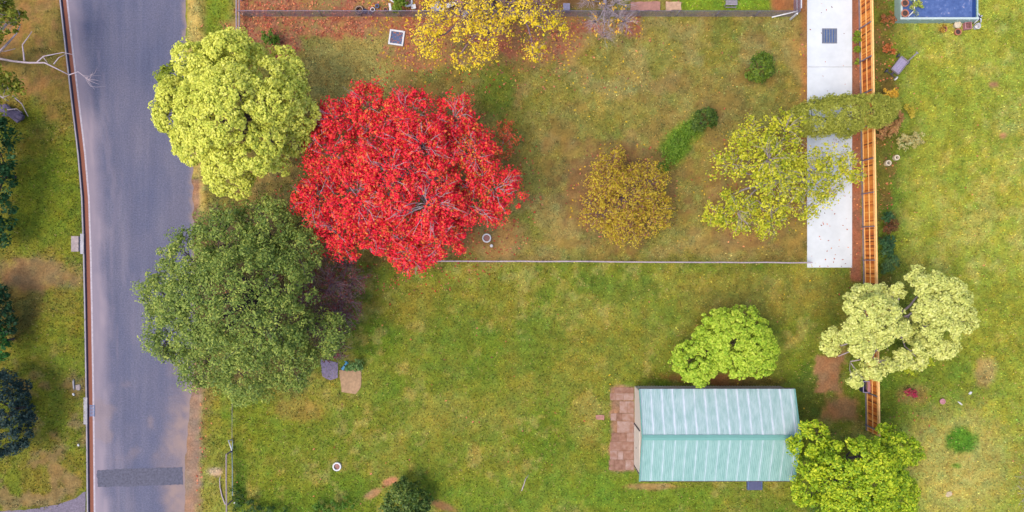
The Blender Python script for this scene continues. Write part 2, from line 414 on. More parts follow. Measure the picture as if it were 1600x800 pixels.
M['bark_grey'] = plain('pale_bark', A(200, 180, 186), .85, .25, 6)
M['bark_brown'] = plain('brown_bark', A(112, 92, 84), .9, .3, 6)
M['bark_dark'] = plain('dark_bark', A(92, 78, 82), .9, .3, 6)
M['bark_purple'] = plain('purplish_twigs', A(168, 132, 142), .9, .3, 6)

strip(off(KERB, .9), off(KERB, 6.6), .012, 'gutter', M['gutter'])
strip(off(KERB, 6.6), off(KERB, 9.4), .012, 'gutter_lip', plain('pale_gutter_lip', A(196, 184, 192), .85, .22, 5))
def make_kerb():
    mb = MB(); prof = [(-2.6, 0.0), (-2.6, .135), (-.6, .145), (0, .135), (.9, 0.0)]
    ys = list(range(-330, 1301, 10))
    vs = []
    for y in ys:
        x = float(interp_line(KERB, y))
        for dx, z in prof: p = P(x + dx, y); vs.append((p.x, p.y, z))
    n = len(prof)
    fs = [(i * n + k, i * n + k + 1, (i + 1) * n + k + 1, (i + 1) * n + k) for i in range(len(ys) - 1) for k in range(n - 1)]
    mb.add(vs, fs); mb.t = [(.6, .95, .35, .0)[i % 4] for i in range(len(fs))]  # front face toned darkest, shade put into the tint
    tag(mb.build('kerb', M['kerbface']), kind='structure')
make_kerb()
def outline_px(pts): return [tuple(P(x, y).xy) for x, y in pts]
def rough_edge(pts, amp, step, seed):
    r = random.Random(seed); out = []
    for (a, b) in zip(pts, pts[1:] + pts[:1]):
        L = math.dist(a, b); n = max(1, int(L / step))
        for i in range(n):
            t = i / n; out.append((a[0] + (b[0] - a[0]) * t + r.uniform(-amp, amp), a[1] + (b[1] - a[1]) * t + r.uniform(-amp, amp)))
    return out
tag(MB().prism(outline_px(rough_edge([(151, 735), (200, 732), (285, 730), (287, 757), (200, 760), (153, 761)], .7, 3, 2)), 0.002, .0125).build('road_patch', M['patch']), kind='structure')
tag(MB().prism(outline_px(rough_edge([(-60, 800), (40, 796), (90, 788), (120, 778), (132, 768), (135.5, 768), (136, 900), (-60, 900)], .6, 6, 4)), .05, .136).build('side_driveway', plain('old_driveway_asphalt', A(128, 116, 132), .9, .35, 9, detail=8)), kind='structure')
mb = MB()
for a, b in ((-140, 104.6), (105.0, 262), (262.4, 418)):
    p0, p1 = P(1261, a), P(1331, b); c = (p0 + p1) / 2
    mb.box((c.x, c.y, .02), (p1.x - p0.x, p0.y - p1.y, .05))
tag(mb.build('driveway', M['concrete'], bevel=.006), kind='structure')

# grass blades and fallen leaves (nobody could count these)
def inside_hard(u, v):
    road = (u > interp_line(KERB, v) - 3) & (u < interp_line(REDGE, v) + 2 + 14 * (v > 560))
    drive = (u > 1259) & (u < 1333) & (v < 420)
    shed = (u > 988) & (u < 1246) & (v > 600) & (v < 745)
    pool = (u > 1396) & (u < 1530) & (v < 38)
    slab = (u > 530) & (u < 566) & (v > 577) & (v < 615)
    apron = (u > 955) & (u < 992) & (v > 606) & (v < 736)
    side = (u < 137) & (v > 794 - 26 * sstep(80, 135, u))
    pit = (u > 606) & (u < 634) & (v > 45) & (v < 73)
    return road | drive | shed | pool | slab | side | pit | apron
def scatter(n, seed, size, zlo, zhi, flat, gain=(.6, 1.5)):
    rg = np.random.default_rng(seed)
    X = rg.uniform(-40, 40, n); Y = rg.uniform(-21, 21, n)
    u, v = X * K + 800, 400 - Y * K
    k = ~inside_hard(u, v); X, Y = X[k], Y[k]
    C, lit = ground_colour(X, Y)
    return rg, X, Y, C, lit
def vcol_mat(name, trans=.2):
    m, n, b = mat_base(name)
    at = n.nodes.new('ShaderNodeAttribute'); at.attribute_name = 'soil_colour'
    n.links.new(at.outputs['Vector'], b.inputs['Base Color'])
    b.inputs['Roughness'].default_value = .8; b.inputs['Specular IOR Level'].default_value = .15
    return m
def make_grass():
    rg, X, Y, C, lit = scatter(300000, 3, 0, 0, 0, 0)
    keep = (C[:, 1] > C[:, 0] * .72) & (rg.random(len(X)) > lit * .9); X, Y, C = X[keep], Y[keep], C[keep]
    n = len(X); an = rg.uniform(0, 6.283, n); L = rg.uniform(.06, .17, n); wd = rg.uniform(.02, .05, n)
    tilt = rg.uniform(.3, 1.25, n)
    u = X * K + 800; v = 400 - Y * K
    z0 = .115 * sstep(.02, .17, (interp_line(KERB, v) - u) / K)
    dx, dy = np.cos(an), np.sin(an)
    px, py = -dy * wd, dx * wd
    tip = np.stack([X + dx * L * np.sin(tilt), Y + dy * L * np.sin(tilt), z0 + .01 + L * np.cos(tilt)], 1)
    V = np.stack([np.stack([X - px, Y - py, z0 - .0], 1), np.stack([X + px, Y + py, z0 - .0], 1), tip], 1).reshape(-1, 3)
    F = np.arange(3 * n).reshape(n, 3)
    g = np.exp(rg.normal(0.08, .36, n))[:, None]
    hue = rg.normal(0, 1, n)[:, None]
    C = C * g * (1 + hue * np.array([[.14, -.02, -.1]]))
    dry = (rg.random(n) < .05)[:, None]
    C = np.where(dry, np.array(A(196, 172, 104))[None, :] * rg.uniform(.7, 1.2, n)[:, None], C)
    tag(np_mesh('grass', V, F, vcol_mat('grass_blades'), None, None, np.clip(C, .004, .6)), 'short mown grass covering the yards and verges', 'grass', kind='stuff')
make_grass()
def make_litter():
    rg, X, Y, C, lit = scatter(240000, 9, 0, 0, 0, 0)
    u, v = X * K + 800, 400 - Y * K
    dens = lit * .9 + .002
    for (cx, cy, rx, ry, k) in [(970, 300, 95, 80, .10), (1190, 290, 110, 100, .05), (640, 300, 210, 160, .10), (700, 110, 120, 40, .10), (900, 90, 160, 60, .05),
                                (1385, 150, 18, 200, .14), (1340, 200, 8, 260, .12), (1256, 150, 8, 160, .08), (310, 680, 14, 110, .10), (1425, 640, 40, 40, .03), (770, 365, 60, 40, .12)]:
        dens = np.maximum(dens, k * (((u - cx) / rx) ** 2 + ((v - cy) / ry) ** 2 < 1))
    dens = dens * (u > 296)
    k = rg.random(len(X)) < dens * .75; X, Y, u, v, lit = X[k], Y[k], u[k], v[k], lit[k]
    nd = 130; ud = rg.uniform(1262, 1330, nd); vd = np.where(rg.random(nd) < .6, rg.normal(300, 70, nd), rg.uniform(-20, 417, nd)).clip(-20, 416)
    n0 = len(X); X = np.append(X, (ud - 800) / K); Y = np.append(Y, (400 - vd) / K); u = np.append(u, ud); v = np.append(v, vd)
    n = len(X); an = rg.uniform(0, 6.283, n); s = rg.uniform(.05, .11, n)
    s[n0:] *= .8
    dx, dy = np.cos(an) * s, np.sin(an) * s; z = rg.uniform(.012, .07, n); z[n0:] = .052; tz = rg.normal(0, .03, n)
    V = np.stack([np.stack([X - dx, Y - dy, z], 1), np.stack([X - dy * .6, Y + dx * .6, z + tz], 1),
                  np.stack([X + dx, Y + dy, z + .01], 1), np.stack([X + dy * .6, Y - dx * .6, z - tz * .3], 1)], 1).reshape(-1, 3)
    F = np.arange(4 * n).reshape(n, 4)
    pal = np.array([A(206, 108, 76), A(184, 92, 72), A(220, 136, 102), A(150, 94, 76), A(230, 150, 96)])
    C = pal[rg.integers(0, 5, n)] * rg.uniform(.7, 1.3, n)[:, None]
    ye = ((np.abs(u - 720) < 150) & (v < 130) & (rg.random(n) < .3)) | ((u > 880) & (u < 1280) & (rg.random(n) < .4))
    C[ye] = np.array(A(232, 190, 50))[None, :]
    rd = (np.hypot(u - 640, v - 285) < 210) & (rg.random(n) < .4) & (v > 110)
    C[rd] = np.array(A(200, 60, 50))[None, :]
    tag(np_mesh('fallen_leaves', V, F, vcol_mat('fallen_leaf'), None, None, C), 'scattered red and brown leaves fallen on the lawn', 'leaf litter', kind='stuff')
make_litter()

# ------------------------------------------------------------------ foliage
def leaves(rg, cen, outd, r, per, size, tint_c, up=.5, outw=.8, shell=.5, aspect=.55, tvar=.5):
    """leaf quads in little clumps; cen (n,3) clump centres, outd outward directions"""
    n = len(cen); N = n * per
    d = rg.normal(0, 1, (N, 3)); d /= np.linalg.norm(d, axis=1)[:, None]
    rad = (shell + (1 - shell) * rg.random(N)) ** .7
    rr = np.repeat(r if hasattr(r, '__len__') else np.full(n, r), per)
    p = np.repeat(cen, per, 0) + d * (rad * rr)[:, None] * np.array([[1, 1, .75]])
    nrm = rg.normal(0, .48, (N, 3)) + d * outw * .8 + np.repeat(outd, per, 0) * .25 + np.array([[0, 0, up + .35]])
    nrm /= np.linalg.norm(nrm, axis=1)[:, None]
    t = np.cross(nrm, rg.normal(0, 1, (N, 3))); t /= np.linalg.norm(t, axis=1)[:, None]
    b = np.cross(nrm, t)
    s = size * np.exp(rg.normal(0, .25, N))[:, None]
    V = np.stack([p - t * s * .5, p + b * s * aspect * .5 + nrm * s * .1, p + t * s * .5 - nrm * s * .08, p - b * s * aspect * .5 + nrm * s * .1], 1).reshape(-1, 3)
    tint = np.repeat(tint_c, per) * (1 - tvar) + rg.random(N) * tvar
    return V, tint
def lobes_w(lobes):
    out = []
    for l in lobes:
        px, py, h, r = l[:4]; rw = r / K * (H - h) / H
        rz = l[4] if len(l) > 4 else rw * .8
        p = P(px, py, h); out.append((p.x, p.y, p.z, rw, rz))
    return np.array(out)
def billow(rg, L, n, r0, r1):
    c, d = clumps(rg, L, n, .9, -.15, .9)
    r = rg.uniform(r0, r1, len(c))
    return np.column_stack([c - d * r[:, None] * .35, r, r * .8])
def clumps(rg, L, n, inner=.72, low=-.35, sink=.8):
    """clump centres on the outer surface of the union of lobes"""
    wts = L[:, 3] ** 2; wts = wts / wts.sum()
    C, D, K_ = [], [], 0
    while K_ < n:
        m = n * 2
        k = rg.choice(len(L), m, p=wts)
        d = rg.normal(0, 1, (m, 3)); d /= np.linalg.norm(d, axis=1)[:, None]
        d = d[(d[:, 2] > low)]; k = k[:len(d)]
        rad = inner + (1 - inner) * rg.random(len(d))
        c = L[k, :3] + d * np.stack([L[k, 3], L[k, 3], L[k, 4]], 1) * rad[:, None]
        ok = c[:, 2] > .25
        for j in range(len(L)):
            q = (c - L[j, :3]) / np.array([L[j, 3], L[j, 3], L[j, 4]])
            ok &= ~((np.linalg.norm(q, axis=1) < sink) & (k != j))
        C.append(c[ok]); D.append(d[ok]); K_ += ok.sum()
        if len(C) > 30: break
    return np.vstack(C)[:n], np.vstack(D)[:n]
def curve(a, b, n, bend, rnd, sag=0.0):
    a, b = Vector(a), Vector(b); L = (b - a).length
    off_ = Vector((rnd.uniform(-1, 1), rnd.uniform(-1, 1), rnd.uniform(-.3, 1))) * L * bend
    pts = []
    for i in range(n + 1):
        t = i / n
        pts.append(a.lerp(b, t) + off_ * (4 * t * (1 - t)) + Vector((rnd.uniform(-1, 1), rnd.uniform(-1, 1), rnd.uniform(-1, 1))) * L * .03 * (0 < i < n))
    return pts
def skeleton(base, L, cl, ntwig, trunk_r, bark, parent, seed, fork=.35, poke=.0, twig_r=.03, sub=2):
    rnd = random.Random(seed); mb = MB()
    base = Vector(base); top = float(L[:, 2].max()); cx, cy = float(np.average(L[:, 0], weights=L[:, 3])), float(np.average(L[:, 1], weights=L[:, 3]))
    fk = Vector((base.x + (cx - base.x) * .4, base.y + (cy - base.y) * .4, max(.3, float(L[:, 2].mean()) * fork)))
    mb.tube([base - Vector((0, 0, .15)), base.lerp(fk, .15), base.lerp(fk, .6), fk], [trunk_r * 1.5, trunk_r * 1.1, trunk_r, trunk_r * .9], 9)
    nodes = []
    for l in L:
        pts = curve(fk, Vector((l[0], l[1], l[2] + l[4] * .15)), 6, .1, rnd)
        r0 = trunk_r * .55
        mb.tube(pts, [r0 * (1 - .75 * i / 6) for i in range(7)], 6)
        nodes += [(p, r0 * (1 - .75 * i / 6)) for i, p in enumerate(pts)][2:]
    if len(cl):
        idx = rnd.sample(range(len(cl)), min(ntwig, len(cl)))
        for i in idx:
            c = Vector(cl[i]); p, r = min(nodes, key=lambda q: (q[0] - c).length)
            e = c + ((c - p).normalized() * .15 + Vector((0, 0, .85))) * poke if (c - p).length > 1e-4 else c
            pts = curve(p, e, 4, .12, rnd); r0 = min(r * .6, twig_r * 1.6)
            mb.tube(pts, [r0 * (1 - .8 * k / 4) + .004 for k in range(5)], 4)
            for s in range(sub):
                q = pts[2 + s % 2]; d = (e - p); Ld = max(.3, d.length * .5)
                e2 = q + (d.normalized() + Vector((rnd.uniform(-1, 1), rnd.uniform(-1, 1), rnd.uniform(-.2, .8))) * .8).normalized() * Ld
                mb.tube(curve(q, e2, 3, .1, rnd), [r0 * .5, r0 * .4, r0 * .3, .004], 3)
    return mb.build('trunk', bark, parent, smooth=True)
def tree(name, label, cat, lobes, stops, seed, n=300, r=.4, per=60, size=.16, bark='bark_brown', trunk_r=.25, twigs=60, poke=0., inner=.72, low=-.35, sink=.8,
         up=.5, outw=.8, shell=.5, aspect=.55, tvar=.5, trans=.4, base=None, group=None, fork=.35, twig_r=.03, sub=2, part='crown', rmode=.3, cfun=None, bil=None):
    rg = np.random.default_rng(seed); L = lobes_w(lobes); LB = L
    if bil: LB = billow(rg, L, *bil)
    c, d = clumps(rg, LB, n, inner, low, sink)
    if base is None: b = Vector((float(np.average(L[:, 0], weights=L[:, 3])), float(np.average(L[:, 1], weights=L[:, 3])), 0))
    else: b = P(*base)
    o = thing(name, label, cat, b, 0, group)
    c = c - np.array(b)[None, :]; L2 = L.copy(); L2[:, :3] -= np.array(b)[None, :]
    rr = r * (1 + rmode * rg.normal(0, 1, len(c))).clip(.4, 1.8)
    tc = fbm(c[:, 0] + 50, c[:, 1] + 50, 1.3, seed, 3) * .55 + rg.random(len(c)) * .45
    if cfun is not None: tc = cfun(c + np.array(b)[None, :], tc, rg)
    V, t = leaves(rg, c, d, rr, per, size, tc, up, outw, shell, aspect, tvar)
    np_mesh(part, V, np.arange(len(V)).reshape(-1, 4), leaf_mat(name + '_leaf', stops, trans), o, t)
    skeleton((0, 0, 0), L2, c, twigs, trunk_r, M[bark], o, seed, fork, poke, twig_r, sub)
    return o
B = 1.55
def S(*cols):
    n = len(cols); return [(.1 + .8 * i / (n - 1), A(*c, B)) for i, c in enumerate(cols)]

# pale yellow-green tree by the road
tree('broadleaf_tree', 'large rounded pale yellow green tree beside the road, above the dark green tree', 'tree',
     [(372, 180, 7, 79, 3.4), (370, 101, 6.4, 43, 2.4), (422, 124, 6, 45, 2.4), (438, 173, 6.2, 45, 2.6), (422, 223, 6, 49, 2.4), (372, 254, 5.6, 45, 2.3), (327, 223, 6, 38, 2.2),
      (300, 173, 6, 41, 2.4), (323, 119, 6.2, 41, 2.4), (370, 171, 8.6, 59, 2.2), (384, 221, 7.8, 47, 2), (334, 180, 8, 40, 2), (411, 162, 8, 41, 2)],
     S((164, 182, 64), (230, 230, 92), (253, 250, 132)), 101, n=2100, r=.24, per=48, size=.125, trunk_r=.35, twigs=30, shell=.7, outw=1.2, aspect=.8, up=.5, tvar=.45, sink=.8, inner=.86, bil=(110, .55, 1.15))
tree('shrub', 'mid green leafy shrub at the road edge, left of the pale yellow green tree', 'shrub',
     [(272, 122, 2.6, 20, 1), (262, 118, 2.2, 14, .8), (282, 108, 2.4, 12, .8), (262, 150, 2, 12, .7)], S((96, 120, 20), (142, 156, 34), (176, 184, 60)), 102, n=70, r=.3, per=40, size=.17, trunk_r=.07, twigs=10)
# red tree
def redfun(c, t, rg):
    u = c[:, 0] * K * H / (H - c[:, 2]) + 800; v = 400 - c[:, 1] * K * H / (H - c[:, 2])
    m = np.exp(-(((u - 735) / 55) ** 2 + ((v - 235) / 45) ** 2)) * .35 + np.exp(-(((u - 560) / 60) ** 2 + ((v - 400) / 40) ** 2)) * .12
    return np.clip(t * .74 + m * rg.random(len(t)) * 1.4, 0, 1)
tree('maple_tree', 'wide spreading tree in bright red autumn leaf with pale bare branches showing', 'tree',
     [(640, 285, 6, 105, 2.2), (578, 170, 5.2, 42, 1.5), (640, 185, 5.8, 46, 1.6), (712, 190, 5.4, 46, 1.5), (738, 240, 5.4, 46, 1.5), (772, 298, 4.8, 48, 1.3), (735, 322, 5, 44, 1.4),
      (690, 372, 5, 42, 1.3), (640, 396, 4.8, 36, 1.2), (580, 375, 4.8, 44, 1.3), (530, 365, 4.8, 42, 1.3), (498, 312, 5, 40, 1.3), (522, 240, 5.4, 48, 1.5), (530, 192, 5.2, 36, 1.3), (556, 186, 5.2, 34, 1.3), (500, 215, 5, 26, 1.2),
      (610, 270, 7, 60, 1.6), (670, 320, 6.8, 55, 1.5), (660, 230, 6.8, 50, 1.5), (560, 310, 6.4, 50, 1.4)],
     [(.0, A(130, 20, 44, 1.5)), (.16, A(186, 20, 50, 1.6)), (.36, A(238, 26, 58, 1.75)), (.54, A(242, 46, 58, 1.75)), (.68, A(238, 96, 60, 1.7)), (.8, A(226, 140, 60, 1.5)), (.9, A(232, 190, 64, 1.4)), (1, A(140, 156, 60, 1.3))], 103,
     n=1350, r=.44, per=66, size=.138, bark='bark_grey', trunk_r=.34, twigs=300, poke=.75, rmode=.5, inner=.5, shell=.1, sink=.6, aspect=.7, tvar=.7, trans=.35, low=-.2, twig_r=.034, cfun=redfun)
tree('young_sapling', 'sparse orange red branch tip reaching right of the red tree crown', 'tree',
     [(790, 212, 3.2, 26, .8), (775, 235, 3, 24, .8)], S((170, 60, 40), (208, 84, 56), (222, 130, 70)), 104, n=60, r=.35, per=14, size=.15, bark='bark_grey', trunk_r=.05, twigs=24, inner=.2, shell=.1, base=(772, 240))
# dark green tree and the purplish bare one behind it
tree('evergreen_tree', 'large dark green tree leaning over the road, below the pale yellow green tree', 'tree',
     [(378, 470, 7, 112, 3.0), (300, 402, 5.8, 52, 2), (352, 366, 5.8, 46, 2), (418, 352, 5.2, 46, 1.8), (470, 392, 5.2, 46, 1.8), (262, 462, 5.8, 46, 2), (272, 518, 5.8, 46, 2),
      (328, 564, 5.6, 52, 2), (386, 588, 5.2, 46, 1.8), (448, 566, 5, 46, 1.8), (498, 520, 4.6, 42, 1.7), (360, 470, 8.6, 70, 1.9), (300, 480, 7.6, 54, 1.9), (420, 500, 7.8, 54, 1.8)],
     S((82, 106, 54), (132, 154, 64), (200, 206, 98)), 105, n=1150, r=.45, per=60, size=.155, bark='bark_dark', trunk_r=.38, twigs=120, poke=.25, inner=.6, shell=.3, aspect=.5, tvar=.55, sink=.74)
def bare(name, label, cat, lobes, seed, bark, n=260, trunk_r=.12, base=None, twig_r=.02, sub=3, leaf=None, leafn=0, lsize=.12, fork=.3, inner=.3, poke=.2):
    rg = np.random.default_rng(seed); L = lobes_w(lobes)
    c, d = clumps(rg, L, n, inner, -.6, .0)
    b = Vector((float(L[:, 0].mean()), float(L[:, 1].mean()), 0)) if base is None else P(*base)
    o = thing(name, label, cat, b)
    bb = np.array(b)[None, :]; c = c - bb; L2 = L.copy(); L2[:, :3] -= bb
    if leaf:
        k = rg.choice(len(c), min(leafn, len(c)), replace=False)
        V, t = leaves(rg, c[k], d[k], .28, 9, lsize, rg.random(len(k)), .5, .4, .1, .7, .5)
        np_mesh('crown', V, np.arange(len(V)).reshape(-1, 4), leaf_mat(name + '_leaf', leaf), o, t)
    skeleton((0, 0, 0), L2, c, n, trunk_r, M[bark], o, seed, fork, poke, twig_r, sub)
    return o
bare('bare_tree', 'purplish brown bare tree between the dark green tree and the lawn', 'tree',
     [(520, 440, 3.4, 48, 1.6), (500, 500, 3.2, 50, 1.5), (530, 490, 2.8, 38, 1.3), (475, 450, 3.6, 46, 1.6), (520, 545, 2.4, 30, 1), (552, 435, 2.4, 28, 1), (548, 470, 2.4, 26, 1), (545, 415, 2.6, 24, 1)], 106, 'bark_purple', n=560, trunk_r=.14, twig_r=.022, sub=4,
     leaf=S((108, 48, 48), (134, 70, 66), (96, 92, 60)), leafn=320, lsize=.13)
# yellow tree across the top fence
def yelfun(c, t, rg):
    u = c[:, 0] * K * H / (H - c[:, 2]) + 800
    return np.where(u > 835, t * .4, .3 + t * .7)
tree('autumn_tree', 'yellow autumn tree with thin grey twigs standing over the top mesh fence', 'tree',
     [(680, 40, 5, 34, 1.2), (672, 70, 4.6, 26, 1), (715, 92, 4.4, 20, .8), (735, 30, 5.6, 40, 1.4), (765, 55, 5.2, 34, 1.2), (745, -15, 5.6, 50, 1.6), (840, 10, 5.6, 42, 1.2), (870, 42, 4, 26, .8), (690, 0, 5, 34, 1.2), (790, 15, 5.4, 30, 1.2), (832, 80, 3.2, 20, .8), (760, 85, 4, 26, .8)],
     S((222, 206, 30), (255, 220, 44), (255, 232, 70)), 107, n=310, r=.44, per=25, size=.125, bark='bark_purple', trunk_r=.22, twigs=260, poke=.7, inner=.3, shell=.1, sink=.3, aspect=.75, base=(790, -30), twig_r=.022, sub=3, cfun=yelfun)
bare('bare_tree', 'leafless pale grey tree spreading over the top fence, right of the yellow tree', 'tree',
     [(950, 30, 3.2, 32, 1.2), (930, 35, 2.8, 24, 1), (975, 35, 2.8, 24, 1), (945, 58, 2.2, 18, .8), (965, 5, 3, 30, 1), (920, 0, 3, 26, 1)], 108, 'bark_grey', n=330, trunk_r=.11, base=(945, -4), twig_r=.028, sub=4,
     leaf=S((226, 170, 40), (240, 196, 60)), leafn=14, lsize=.14)
# brownish shrub in the lawn
tree('ornamental_tree', 'low olive and purple brown tree standing alone mid lawn', 'tree',
     [(980, 308, 3.0, 50, 1.5), (948, 282, 2.4, 36, 1.2), (1010, 288, 2.4, 38, 1.2), (1018, 335, 2.2, 36, 1.1), (978, 352, 2.2, 36, 1.1), (936, 328, 2.1, 34, 1.1), (958, 254, 2.0, 26, .9)],
     [(.1, A(158, 92, 88, 1.3)), (.3, A(176, 130, 66, 1.3)), (.46, A(206, 178, 46, 1.5)), (.9, A(222, 200, 66, 1.5))], 109, n=620, r=.36, per=28, size=.125, bark='bark_purple', trunk_r=.12, twigs=170, poke=.2, inner=.5, shell=.2, sink=.5, tvar=.6, twig_r=.02)
# small dark round shrubs
tree('round_shrub', 'small round dark green shrub alone on the lawn near the driveway', 'shrub', [(1188, 105, 1.1, 20, .9), (1184, 112, .9, 17, .7), (1192, 98, .9, 15, .7)],
     S((50, 76, 24), (96, 124, 34), (140, 158, 44)), 110, n=70, r=.22, per=34, size=.15, trunk_r=.06, twigs=8, low=-.1)
tree('round_shrub', 'small dark green shrub at the top end of the bright green ground cover', 'shrub', [(1102, 187, .9, 18, .8), (1096, 192, .8, 14, .6)],
     S((40, 66, 26), (76, 104, 34), (124, 142, 50)), 111, n=60, r=.2, per=34, size=.14, trunk_r=.05, twigs=8, low=-.1)
tree('round_shrub', 'dark green bushy shrub cut by the bottom edge of the photo', 'shrub', [(635, 780, 1.5, 30, 1.2), (620, 788, 1.2, 22, .9), (650, 785, 1.2, 22, .9), (635, 765, 1.2, 20, .9)],
     S((44, 72, 30), (84, 112, 42), (150, 160, 70)), 112, n=130, r=.25, per=34, size=.17, trunk_r=.08, twigs=10, low=-.1)
tree('ground_cover_plant', 'bright green low plant with orange flecks running diagonally beside the small dark shrub', 'plant',
     [(1074, 203, .1, 20, .22), (1060, 222, .1, 23, .22), (1048, 243, .1, 21, .22), (1036, 262, .1, 13, .2)], [(.1, A(92, 130, 30, 1.2)), (.6, A(124, 164, 44, 1.25)), (.93, A(150, 180, 56, 1.3)), (.97, A(220, 120, 60, 1.3))], 113, n=190, r=.24, per=17, size=.11, trunk_r=.02, twigs=6, low=.0, tvar=.85)
# open yellow-green tree beside the driveway
tree('open_tree', 'open yellow green tree with pale branches overhanging the white driveway', 'tree',
     [(1205, 275, 5, 62, 1.8), (1165, 215, 4.6, 36, 1.2), (1225, 205, 4.6, 34, 1.2), (1140, 255, 4.2, 34, 1.1), (1150, 330, 4.2, 38, 1.2), (1205, 345, 4.2, 34, 1.1), (1265, 270, 4.6, 40, 1.2), (1305, 255, 4.2, 34, 1), (1255, 320, 4.2, 34, 1), (1330, 270, 4, 22, .8), (1120, 335, 3.6, 22, .8), (1200, 250, 6, 44, 1.2), (1290, 300, 3.8, 26, .8)],
     S((112, 140, 24), (196, 196, 44), (244, 232, 74)), 114, n=470, r=.44, per=30, size=.16, bark='bark_grey', trunk_r=.18, twigs=240, poke=.5, inner=.35, shell=.1, sink=.35, aspect=.6, twig_r=.026, base=(1228, 285), tvar=.6)
tree('cypress_tree', 'olive green conifer lying across the top of the driveway and orange fence', 'tree',
     [(1275, 184, 3.2, 29, 1.3), (1300, 180, 3.4, 30, 1.3), (1325, 178, 3.5, 29, 1.2), (1350, 175, 3.4, 26, 1.2), (1370, 174, 3.2, 24, 1.1), (1385, 170, 3, 16, .9), (1255, 188, 3, 22, 1), (1320, 200, 2.8, 16, .9)],
     S((112, 122, 38), (166, 170, 64), (206, 204, 92)), 115, n=560, r=.24, per=50, size=.14, trunk_r=.16, twigs=30, shell=.6, aspect=.35, inner=.8, base=(1300, 188), bark='bark_dark')
# pale tree over the fence
tree('broadleaf_tree', 'pale cream green tree straddling the orange fence at right', 'tree',
     [(1355, 488, 5, 38, 1.6), (1332, 528, 4.6, 36, 1.5), (1326, 564, 4.2, 36, 1.4), (1346, 584, 3.8, 22, 1.1), (1308, 556, 3.8, 22, 1.1), (1385, 535, 4.6, 36, 1.4), (1362, 560, 4.2, 30, 1.2), (1420, 548, 4.2, 26, 1.1), (1312, 540, 4, 22, 1.2), (1340, 476, 4.4, 24, 1.2), (1385, 508, 4.8, 24, 1.1), (1402, 452, 4.4, 18, .8), (1385, 456, 4.4, 14, .7), (1442, 446, 4.8, 26, 1), (1474, 468, 4.6, 32, 1.3), (1492, 500, 4.2, 24, 1.1), (1460, 508, 4.6, 28, 1.3), (1470, 528, 4.2, 24, 1), (1440, 476, 4.8, 20, 1), (1412, 520, 3.4, 22, 1), (1425, 500, 2.8, 14, .8)],
     S((170, 182, 90), (224, 226, 122), (250, 248, 162)), 116, n=1450, r=.23, per=40, size=.14, bark='bark_grey', trunk_r=.22, twigs=60, shell=.6, aspect=.7, inner=.8, outw=1.1, base=(1395, 500), sink=.75, bil=(110, .3, .62))
tree('shrub', 'bright yellow green low sprig at the lower right of the pale cream green tree', 'shrub', [(1430, 562, 1.6, 22, .6), (1448, 562, 1.4, 12, .5), (1412, 566, 1.4, 14, .5)], S((120, 140, 24), (176, 186, 36), (206, 206, 60)), 117, n=50, r=.24, per=26, size=.18, trunk_r=.05, twigs=10, inner=.5)
# light green round tree above the shed
tree('round_tree', 'neat light green double domed tree above the green roofed shed', 'tree',
     [(1152, 528, 3.0, 50, 1.9), (1125, 515, 3.0, 34, 1.6), (1178, 545, 2.8, 34, 1.6), (1165, 505, 2.8, 26, 1.5), (1088, 560, 2.4, 35, 1.6), (1108, 540, 2.6, 32, 1.5), (1150, 555, 2.8, 34, 1.5), (1072, 566, 2.0, 22, 1.3), (1186, 565, 2.4, 24, 1.2), (1092, 578, 2.2, 22, 1.2), (1146, 536, 4.0, 26, 1.0), (1170, 530, 3.8, 22, 1.0)],
     S((120, 164, 40), (182, 208, 58), (224, 232, 90)), 118, n=1000, r=.2, per=40, size=.12, trunk_r=.14, twigs=16, shell=.6, outw=1.0, aspect=.8, inner=.9, sink=.45, low=-.1)
# yellow-green tree at the bottom right
tree('broadleaf_tree', 'vivid mid green tree at the right end of the shed, cut by the bottom edge', 'tree',
     [(1341, 737, 5.2, 58, 2.2), (1280, 690, 4.2, 32, 1.5), (1332, 695, 5, 37, 1.5), (1383, 709, 4.6, 37, 1.5), (1276, 737, 4.4, 32, 1.5), (1304, 774, 4.6, 41, 1.6), (1369, 774, 4.8, 43, 1.6), (1411, 760, 3.6, 28, 1.2), (1345, 732, 6.4, 41, 1.4), (1266, 769, 3.8, 24, 1.2), (1397, 806, 4, 37, 1.4), (1313, 816, 4, 46, 1.6)],
     S((80, 122, 20), (160, 188, 32), (234, 234, 58)), 119, n=950, r=.3, per=44, size=.165, bark='bark_dark', trunk_r=.25, twigs=60, poke=0, inner=.8, shell=.5, aspect=.6, sink=.7, bil=(50, .8, 1.3))
